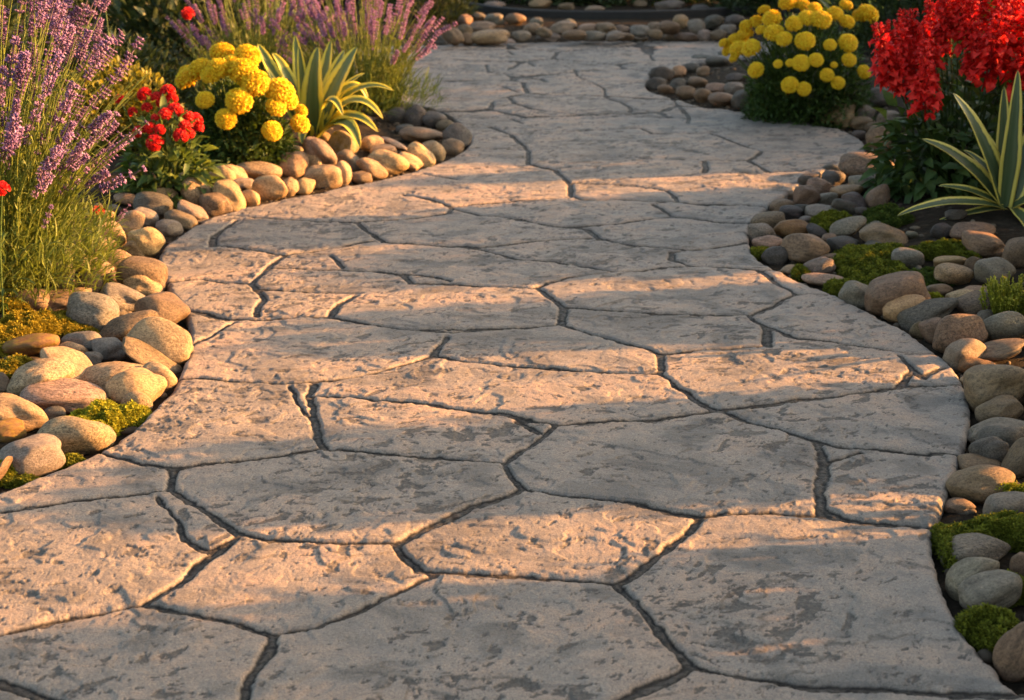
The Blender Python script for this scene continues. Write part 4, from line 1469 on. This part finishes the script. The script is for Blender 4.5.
def red_salvia():
    r = np.random.default_rng(41)
    base = G(958, 186, 0.05); base[2] = float(soil_z(base[0], base[1]))
    root = thing("scarlet_salvia", "scarlet salvia plant with plume-like red spikes above the cream-edged agave", "salvia", base)
    sc = scale_at(base)
    mb = MB()
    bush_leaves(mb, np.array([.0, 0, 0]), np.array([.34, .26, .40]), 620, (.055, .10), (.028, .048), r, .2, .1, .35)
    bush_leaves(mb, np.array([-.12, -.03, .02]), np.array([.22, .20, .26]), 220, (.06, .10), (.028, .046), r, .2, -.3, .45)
    link("foliage", mb.mesh("salvia_foliage", M['salvia_leaf']), root)
    sm = MB()
    for x, y, ln, tl, dy in [(894, 80, 50, -24, -.10), (925, 108, 64, -8, -.22), (910, 74, 48, -20, -.05), (934, 66, 44, -22, -.05), (945, 36, 50, -10, .05), (986, 76, 62, 6, -.18),
                             (968, 46, 50, -2, .0), (1003, 52, 56, 6, -.05), (1019, 88, 72, 8, -.2), (980, 18, 44, 0, .1), (1010, 14, 44, 3, .1), (1036, 58, 70, 9, -.1), (950, 8, 44, -6, .12),
                             (916, 56, 40, -14, .08), (902, 62, 36, -30, .02), (995, 34, 46, 12, .06), (932, 28, 36, -16, .14), (922, 86, 40, -2, -.1), (904, 92, 40, -18, -.12), (940, 52, 40, 2, .04), (958, 28, 44, 6, .06), (975, 70, 44, -6, -.1), (994, 66, 44, 4, -.12), (912, 46, 34, -24, .08), (1024, 20, 50, 8, .05)]:
        p = at(x, y, base[1] + dy) - base
        D = nrm(np.array([math.sin(math.radians(tl)), -.18, math.cos(math.radians(tl))]))
        k = int(r.integers(4))
        o = link("flower_spike", SAL[k], root, loc=p, scale=(ln * sc / (.17, .20, .23, .15)[k] * r.uniform(.9, 1.12) * 1.04,) * 3)
        o.scale[0] *= .95
        o.rotation_euler = (quat_to(D) @ Euler((0, 0, r.uniform(0, 6))).to_quaternion()).to_euler()
        tubes(sm, np.stack([np.array([0, 0, .02]) + p * np.array([.2, .2, 0]), p * np.array([.7, .7, .65]), p])[None], np.array([.006, .004, .003]), .5, 5)
    for x, y, rad in [(930, 118, 5), (974, 79, 5), (1016, 118, 6)]:
        p = at(x, y, base[1] - .3) - base
        o = link("flower_head", CLU[0], root, loc=p, scale=(rad * sc,) * 3)
    link("stems", sm.mesh("salvia_stems", M['salvia_leaf']), root)
red_salvia()

def red_bedding():
    r = np.random.default_rng(42)
    base = G(168, 193, 0.03); base[2] = float(soil_z(base[0], base[1]))
    sc = scale_at(base)
    root = thing("red_bedding_plant", "small leafy plant with clustered red flowers between the purple lavender and the marigolds", "flower", base)
    mb = MB()
    bush_leaves(mb, np.zeros(3), np.array([42 * sc, 34 * sc, 76 * sc]), 520, (.05, .09), (.022, .036), r, .2, .3, .4)
    link("foliage", mb.mesh("bedding_foliage", M['bed_leaf']), root)
    sm = MB()
    for x, y, d in [(168, 92, 15), (157, 98, 12), (145, 95, 15), (175, 111, 16), (165, 115, 13), (194, 121, 17), (188, 117, 12), (181, 136, 15), (155, 143, 17), (139, 132, 12),
                    (120, 100, 11), (155, 118, 8), (198, 128, 12), (162, 103, 12), (172, 99, 12), (150, 128, 12), (147, 108, 11), (185, 127, 13), (160, 130, 11), (133, 112, 10), (190, 134, 10)]:
        p = ell_hit(x, y, base + np.array([0, 0, 30 * sc]), np.array([42 * sc, 38 * sc, 62 * sc])) - base
        D = nrm(p * np.array([1, 1, .6]) + np.array([0, -.12, .1]))
        o = link("flower_head", CLU[int(r.integers(3))], root, loc=p, scale=(d / 2 * sc * 1.05,) * 3)
        o.rotation_euler = quat_to(D).to_euler()
        tubes(sm, np.stack([p * .2, p * .65, p])[None], np.array([.004, .003, .0025]), .6, 5)
    link("stems", sm.mesh("bedding_stems", M['bed_leaf']), root)
red_bedding()

def lone_bloom(x, y, xb, yb, d, Yoff, label, mesh=None, mat='bed_leaf', name="red_flower", cat="flower", tl=0):
    base = G(xb, yb, 0.02); base[2] = float(soil_z(base[0], base[1])) - .005
    p = at(x, y, base[1] + Yoff) - base
    sc = scale_at(base)
    root = thing(name, label, cat, base)
    mb = MB()
    C = np.stack([np.zeros(3), p * np.array([.35, .35, .55]), p])[None]
    tubes(mb, C, np.array([.003, .0025, .002]), .6, 5)
    k = 10
    leaves(mb, np.outer(rng.uniform(.1, .7, k), p), rng.normal(0, .6, (k, 3)) + np.array([0, 0, .6]), rng.uniform(.02, .04, k), rng.uniform(.006, .01, k), rng.random(k))
    link("stem", mb.mesh("flower_stem", M[mat]), root)
    if mesh is None:
        o = link("flower_head", CLU[1], root, loc=p, scale=(d / 2 * sc,) * 3, rot=(.6, .2, 0))
    else:
        D = np.array([math.sin(math.radians(tl)), -.1, math.cos(math.radians(tl))])
        o = link("flower_spike", mesh, root, loc=p - D * .03, scale=(d * sc / .13,) * 3)
        o.rotation_euler = quat_to(D).to_euler()
lone_bloom(98, 212, 92, 236, 13, -.02, "lone dark red bloom on a thin stem in front of the purple lavender")
lone_bloom(2, 189, 4, 330, 16, -.05, "red bloom cut by the frame edge in the lower purple lavender")
lone_bloom(47, 218, 48, 300, 24, -.02, "short purple lavender sprig standing alone low in front of its bush", LAV[1], 'lav_leaf', "lavender_sprig", "lavender", 25)
lone_bloom(121, 216, 112, 234, 20, -.02, "small purple lavender sprig lying over the stones beside the lone red bloom", LAV[2], 'lav_leaf', "lavender_sprig", "lavender", 40)
lone_bloom(188, 14, 200, 120, 14, .1, "orange-red bloom rising behind the left marigolds beside the pink lavender")
lone_bloom(104, -6, 120, 150, 13, .1, "orange-red bloom above the golden leafed shrub")

# ------------------------------------------------------------------ agaves
def agave_leaf(B0, B1, B2, width, mat, keel=.3, face=None):
    """blade along a bent centre line; 'across' runs from the midrib (0) to the margin (1)"""
    n, m = 28, 10
    t = np.linspace(0, 1, n)[:, None]
    C = (1 - t) ** 2 * B0 + 2 * t * (1 - t) * B1 + t ** 2 * B2
    T = nrm(np.gradient(C, axis=0))
    if face is None: face = np.array([0, -.45, .9])
    side = nrm(np.cross(T, face))
    nor = np.cross(side, T)
    w = width * np.clip(np.minimum((.55 + 1.3 * t), 1.0) * np.power(np.maximum(1 - t, 0), .55) * 1.18, 0.01, None)
    u = np.linspace(-1, 1, m)[None, :, None]
    wave = .05 * np.sin(t * 17 + width * 90)[:, None] * np.abs(u) ** 2
    V = C[:, None] + side[:, None] * u * w[:, None] / 2 + nor[:, None] * (np.abs(u) ** 1.5 * keel + wave) * w[:, None] / 2
    V2 = V - nor[:, None] * w[:, None] * (.11 * (1 - u ** 2) + .012)
    A = np.broadcast_to(np.abs(u[..., 0]), (n, m))
    idx = np.arange(n * m).reshape(n, m)
    q = np.stack([idx[:-1, :-1], idx[:-1, 1:], idx[1:, 1:], idx[1:, :-1]], -1).reshape(-1, 4)
    q2 = q[:, ::-1] + n * m
    rimq = []
    for c, flip in ((0, False), (m - 1, True)):
        a, b = idx[:-1, c], idx[1:, c]
        r_ = np.stack([a, b, b + n * m, a + n * m], -1)
        rimq.append(r_[:, ::-1] if flip else r_)
    return mesh_np("agave_leaf", np.concatenate([V.reshape(-1, 3), V2.reshape(-1, 3)]), [np.concatenate([q, q2] + rimq)], M[mat],
                   {"across": np.concatenate([A.ravel(), A.ravel()])})

def agave(label, bx, by, specs, mat, extra=0, seed=1, group=None):
    base = G(bx, by, 0.03); base[2] = float(soil_z(base[0], base[1]))
    sc = scale_at(base)
    root = thing("agave", label, "agave", base, group)
    r = np.random.default_rng(seed)
    for (tx, ty, td, mx, my, md, wpx) in specs:
        tip = at(tx, ty, base[1] + td) - base
        mid = at(mx, my, base[1] + md) - base
        B0 = np.array([np.sign(mid[0]) * .012, md * .1, .02])
        ctrl = 2 * mid - (B0 + tip) / 2
        link("leaf", agave_leaf(B0, ctrl, tip, wpx * sc * (1.65 if mat == 'agave_gold' else 1.08), mat), root)
    for k in range(extra):
        a = r.uniform(.2, 2.9)
        L = r.uniform(.25, .4)
        d = np.array([math.cos(a), math.sin(a), 0])
        link("leaf", agave_leaf(d * .012 + np.array([0, 0, .02]), d * L * .3 + np.array([0, 0, L * .65]), d * L * .7 + np.array([0, 0, L * .75]), .05, mat), root)
    return root
# tip x, y, depth; middle x, y, depth; width (measured in the photograph, laid at the plant's distance)
agave("variegated agave with golden leaf margins arching beside the left marigolds", 312, 150, [
    (258, 44, .12, 276, 78, .06, 11), (272, 53, .05, 290, 82, .02, 10), (295, 35, .10, 301, 84, .06, 12), (299, 46, .0, 304, 92, -.01, 10), (318, 47, -.04, 313, 92, -.05, 17),
    (331, 40, .14, 323, 84, .10, 12), (345, 50, .08, 330, 86, .06, 13), (357, 47, .04, 336, 86, .01, 17), (394, 91, .0, 352, 92, .02, 9), (383, 119, -.10, 350, 101, -.06, 10),
    (378, 132, -.16, 346, 116, -.10, 11), (360, 148, -.22, 342, 122, -.14, 13), (343, 116, -.16, 328, 101, -.10, 9), (302, 144, -.18, 304, 128, -.10, 11), (368, 100, .06, 346, 88, .05, 9)],
    'agave_gold', 5, 1, "variegated agaves")
agave("variegated agave with grey-green cream-edged leaves under the scarlet salvia", 1006, 220, [
    (897, 216, -.22, 950, 202, -.14, 14), (938, 186, -.05, 972, 191, -.04, 13), (922, 139, .02, 966, 164, .0, 23), (953, 93, .02, 983, 143, .0, 24), (1004, 86, .08, 1003, 150, .05, 20),
    (1018, 70, .02, 1012, 140, .0, 21), (1050, 96, .05, 1028, 150, .02, 24), (1070, 150, -.02, 1040, 180, -.02, 22), (1080, 205, -.1, 1045, 196, -.06, 18), (935, 222, -.12, 972, 212, -.08, 9), (1040, 250, -.3, 1026, 222, -.18, 16)],
    'agave_grey', 5, 2, "variegated agaves")
agave("small yellow-striped agave peeking out behind the far marigolds", 850, 34, [
    (812, -6, .0, 830, 8, .0, 12), (825, -14, .0, 838, 6, .0, 12), (842, -18, 0, 846, 4, 0, 13), (858, -18, 0, 854, 4, 0, 13), (874, -12, 0, 863, 6, 0, 12), (888, -4, 0, 870, 10, 0, 12), (806, 8, -.1, 828, 14, -.05, 10), (890, 8, -.1, 872, 15, -.05, 10)],
    'agave_gold', 4, 3, "variegated agaves")

# ------------------------------------------------------------------ blades at the frame edge, succulent
def grass_clump():
    r = np.random.default_rng(61)
    base = G(-8, 300, 0.03); base[2] = float(soil_z(base[0], base[1]))
    root = thing("grass_clump", "clump of broad grassy blades in front of the purple lavender at the frame edge", "grass", base)
    for tx, ty, td, mx, my, wpx in [(33, 243, -.1, 16, 262, 9), (22, 268, -.15, 10, 278, 7), (5, 236, -.05, -2, 262, 7), (36, 285, -.2, 16, 280, 5), (-30, 240, 0, -20, 265, 8), (-40, 275, 0, -22, 278, 8), (18, 296, -.25, 8, 290, 5)]:
        tip, mid = at(tx, ty, base[1] + td) - base, at(mx, my, base[1] + td * .5) - base
        link("blade", agave_leaf(np.array([0, 0, .0]), 2 * mid - tip / 2, tip, wpx * scale_at(base), 'blade', .5), root)
M['blade'] = agave_mat("grassy_blade", (0.13, 0.16, 0.035), (0.19, 0.21, 0.05), (0.16, 0.18, 0.045))
grass_clump()

def succulent():
    r = np.random.default_rng(62)
    base = G(1008, 309, 0.03); base[2] = float(soil_z(base[0], base[1])) - .005
    sc = scale_at(base)
    root = thing("succulent", "lime yellow succulent with upright tufted sprigs among the grey stones", "succulent", base)
    mb = MB()
    n = 110
    a = r.uniform(0, 6.28, n); rr = np.sqrt(r.random(n)) * 22 * sc
    P0 = np.stack([np.cos(a) * rr, np.sin(a) * rr * .8, np.zeros(n)], 1)
    hgt = (40 * sc) * (1 - .55 * (rr / (26 * sc)) ** 2) * r.uniform(.75, 1.15, n)
    D = nrm(np.stack([np.cos(a) * rr * 6, np.sin(a) * rr * 6, np.ones(n)], 1))
    t = np.linspace(0, 1, 4)[None, :, None]
    tubes(mb, P0[:, None] + D[:, None] * hgt[:, None, None] * t, np.full(4, .0018), .2, 4)
    k = 22
    tt = np.tile(np.linspace(.3, 1, k), n)
    P = np.repeat(P0, k, 0) + np.repeat(D * hgt[:, None], k, 0) * tt[:, None]
    DD = np.repeat(D, k, 0) * 1.0 + r.normal(0, .7, (n * k, 3))
    leaves(mb, P, DD, r.uniform(.007, .012, n * k), r.uniform(.004, .006, n * k), np.clip(.1 + .75 * tt + r.normal(0, .15, n * k), 0, 1), .3, .0)
    link("foliage", mb.mesh("succulent_foliage", M['succulent']), root)
succulent()

# ------------------------------------------------------------------ shrubs and the dark edging
def shrub_mesh(seed, mat, n, L, Wd, up=.4, hollow=.3, boxy=False):
    r = np.random.default_rng(seed)
    mb = MB()
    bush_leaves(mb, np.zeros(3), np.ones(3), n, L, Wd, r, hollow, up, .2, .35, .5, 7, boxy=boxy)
    me = mb.mesh("shrub_foliage", M[mat])
    sb = MB()
    d = r.normal(0, 1, (16, 3)); d[:, 2] = np.abs(d[:, 2]) + .7; d = nrm(d)
    t = np.linspace(0, 1, 6)[None, :, None]
    tubes(sb, d[:, None] * t * .8 + r.normal(0, .03, (16, 6, 3)) * t, np.linspace(.03, .010, 6), .3, 6)
    return me, sb.mesh("shrub_branches", M['stem'])

def shrub(meshes, label, base, R, rz=0.0, group=None, name="shrub"):
    base = np.array([base[0], base[1], float(soil_z(base[0], base[1])) - .01])
    root = thing(name, label, "shrub", base, group)
    for nm, me in zip(("foliage", "branches"), meshes):
        link(nm, me, root, rot=(0, 0, rz), scale=tuple(float(c) for c in R))
    return root

OLIVE = shrub_mesh(201, 'olive_leaf', 5200, (.06, .10), (.045, .075), .2)
DARK = shrub_mesh(202, 'dark_leaf', 3600, (.08, .16), (.03, .06))
DARK2 = shrub_mesh(203, 'dark_leaf', 3600, (.09, .20), (.016, .03), .8)
CAST = shrub_mesh(204, 'bed_leaf', 4200, (.10, .20), (.05, .09), boxy=True)
CAST2 = shrub_mesh(205, 'bed_leaf', 3600, (.16, .34), (.03, .05), .9, boxy=True)

gL = "shrubs behind the left flower bed"
shrub(OLIVE, "golden-green shrub behind the small red flowers", (G(128, 150)[0], 6.5), (.31, .28, .37), .3, gL)
shrub(DARK, "dark leafy shrub standing between the purple and the pink lavender", (-1.95, 7.5), (.42, .36, .46), 1.9, gL)
shrub(DARK, "dark shrub behind the golden-green shrubs", (-1.75, 8.6), (.7, .5, .85), .5, gL)
shrub(DARK, "dark shrub at the back of the left bed behind the purple lavender", (-3.0, 7.6), (.8, .6, 1.0), 2.5, gL)
shrub(DARK2, "dark spiky shrub at the back of the left bed behind the pink lavender", (-2.6, 10.0), (.9, .6, 1.0), 1.5, gL)
gB = "dark shrubs beyond the path end"
p = G(440, 34)
shrub(DARK2, "dark round shrub beside the far stones at the path end", (p[0] - .12, p[1] + .55), (.38, .38, .45), .3, gB)
p = G(742, 22)
shrub(DARK, "dark shrub above the far marigolds", (p[0] + .25, p[1] + .2), (.45, .4, .40), .9, gB)
for k, (x, y, rx, h) in enumerate([(-3.2, 13.4, 1.1, 1.1), (-1.5, 13.9, .9, .9), (-.2, 14.3, .9, .8), (1.0, 14.2, .9, .9), (2.3, 13.6, 1.0, 1.1), (3.9, 13.2, 1.1, 1.3), (-5.0, 12.6, 1.2, 1.4), (5.6, 12.4, 1.2, 1.4)]):
    shrub(DARK if k % 2 else DARK2, "one of the dark shrubs in the row beyond the dark edging", (x, y), (rx, .7, h), k * 1.3, "row of dark shrubs beyond the edging")
gR = "shrubs behind the right flower bed"
shrub(OLIVE, "golden-green plant between the far marigolds and the scarlet salvia", (G(905, 62)[0], 8.3), (.26, .26, .46), 1.1, gR)
shrub(DARK, "dark leafy shrub behind the scarlet salvia", (2.55, 7.0), (.55, .5, .62), 2.2, gR)
shrub(DARK2, "dark spiky shrub behind the small yellow-striped agave", (2.9, 10.4), (.8, .6, .8), .2, gR)

# dark edging of the bed beyond the path end
def edging():
    P = np.array([G(x, y)[:2] for x, y in [(430, 6), (470, 17), (520, 24), (580, 26), (640, 26), (700, 24), (740, 22), (800, 24), (860, 20)]])
    C = catmull(P, 8)
    z0, h, th = -.03, .15, .05
    T = nrm(np.gradient(C, axis=0)); Nn = np.stack([-T[:, 1], T[:, 0]], 1)
    n = len(C)
    prof = [(0, 0), (0, h - .008), (.008, h), (th - .008, h), (th, h - .008), (th, 0)]
    V = np.stack([np.concatenate([C + Nn * a, np.full((n, 1), z0 + b)], 1) for a, b in prof], 1)
    m = len(prof)
    i = np.arange(n - 1)[:, None] * m; k = np.arange(m - 1)[None]
    Q = np.stack([i + k, i + k + 1, i + m + k + 1, i + m + k], -1).reshape(-1, 4)
    mb = MB(); mb.add(V.reshape(-1, 3), None, Q)
    mb.add(V[0], None, [[0, 1, 4, 5], [1, 2, 3, 4]]); mb.add(V[-1], None, [[5, 4, 1, 0], [4, 3, 2, 1]])
    o = link("garden_edging", mb.mesh("garden_edging", M['edging'], False))
    tag(o, "low dark curved edging board beyond the stones at the path end", "edging")
edging()

# ------------------------------------------------------------------ unseen planting added beyond the right frame edge, spaced to band the low sun
cs, sn = math.cos(SUN_AZ), math.sin(SUN_AZ)
def by_sun(s, X):
    t = (X + s * sn) / cs
    return (X, s * cs + t * sn)
gS = "bedding shrubs along the right side of the path"
for k, (s0, s1, X, h, kind) in enumerate([
        (.3, 1.5, 2.3, 1.05, 0), (1.3, 2.36, 2.25, .98, 1), (2.60, 3.20, 2.15, .72, 0), (2.66, 3.12, 2.6, .78, 1), (3.60, 4.14, 2.2, .68, 0), (4.24, 4.95, 2.35, .66, 1),
        (4.80, 5.50, 2.45, .68, 0), (5.80, 6.06, 2.75, .74, 1), (6.18, 7.2, 3.3, 1.0, 0), (7.0, 8.4, 3.5, 1.06, 1), (8.2, 9.8, 3.8, 1.3, 0), (9.6, 11.5, 4.2, 1.7, 1)]):
    shrub(CAST2 if kind else CAST, ["broad-leaved green shrub growing beside the right bed", "narrow-leaved green shrub growing beside the right bed"][kind], by_sun((s0 + s1) / 2, X), (min((s1 - s0) / 2 * .9, .35), (s1 - s0) / 2 * .95, h * .95), 0, gS)

def shading_agave(label, s, X, seed, n=15, H=(.22, .36)):  # unseen agave, added so its leaf shadows cut off the sun bands
    r = np.random.default_rng(seed)
    x, y = by_sun(s, X)
    base = np.array([x, y, float(soil_z(x, y))])
    root = thing("agave", label, "agave", base, "variegated agaves")
    for k in range(n):
        a = k * 2.4 + r.normal(0, .3)
        L = r.uniform(*H)
        e = r.uniform(.35, 1.25)
        d = np.array([math.cos(a) * math.cos(e), math.sin(a) * math.cos(e), math.sin(e)])
        tip = d * L * 1.15 + np.array([0, 0, -.10 * L * math.cos(e)])
        mid = d * L * .55 + np.array([0, 0, .07 * L])
        link("leaf", agave_leaf(np.array([math.cos(a) * .01, math.sin(a) * .01, .015]), mid, tip, r.uniform(.05, .075), 'agave_grey', face=np.array([-.1, -.1, 1.0])), root)
shading_agave("broad variegated agave beyond the lime succulent at the side of the bed", 3.50, 1.85, 5)
shading_agave("low variegated agave beyond the largest boulder at the side of the bed", 2.42, 1.62, 6, 13, (.16, .26))
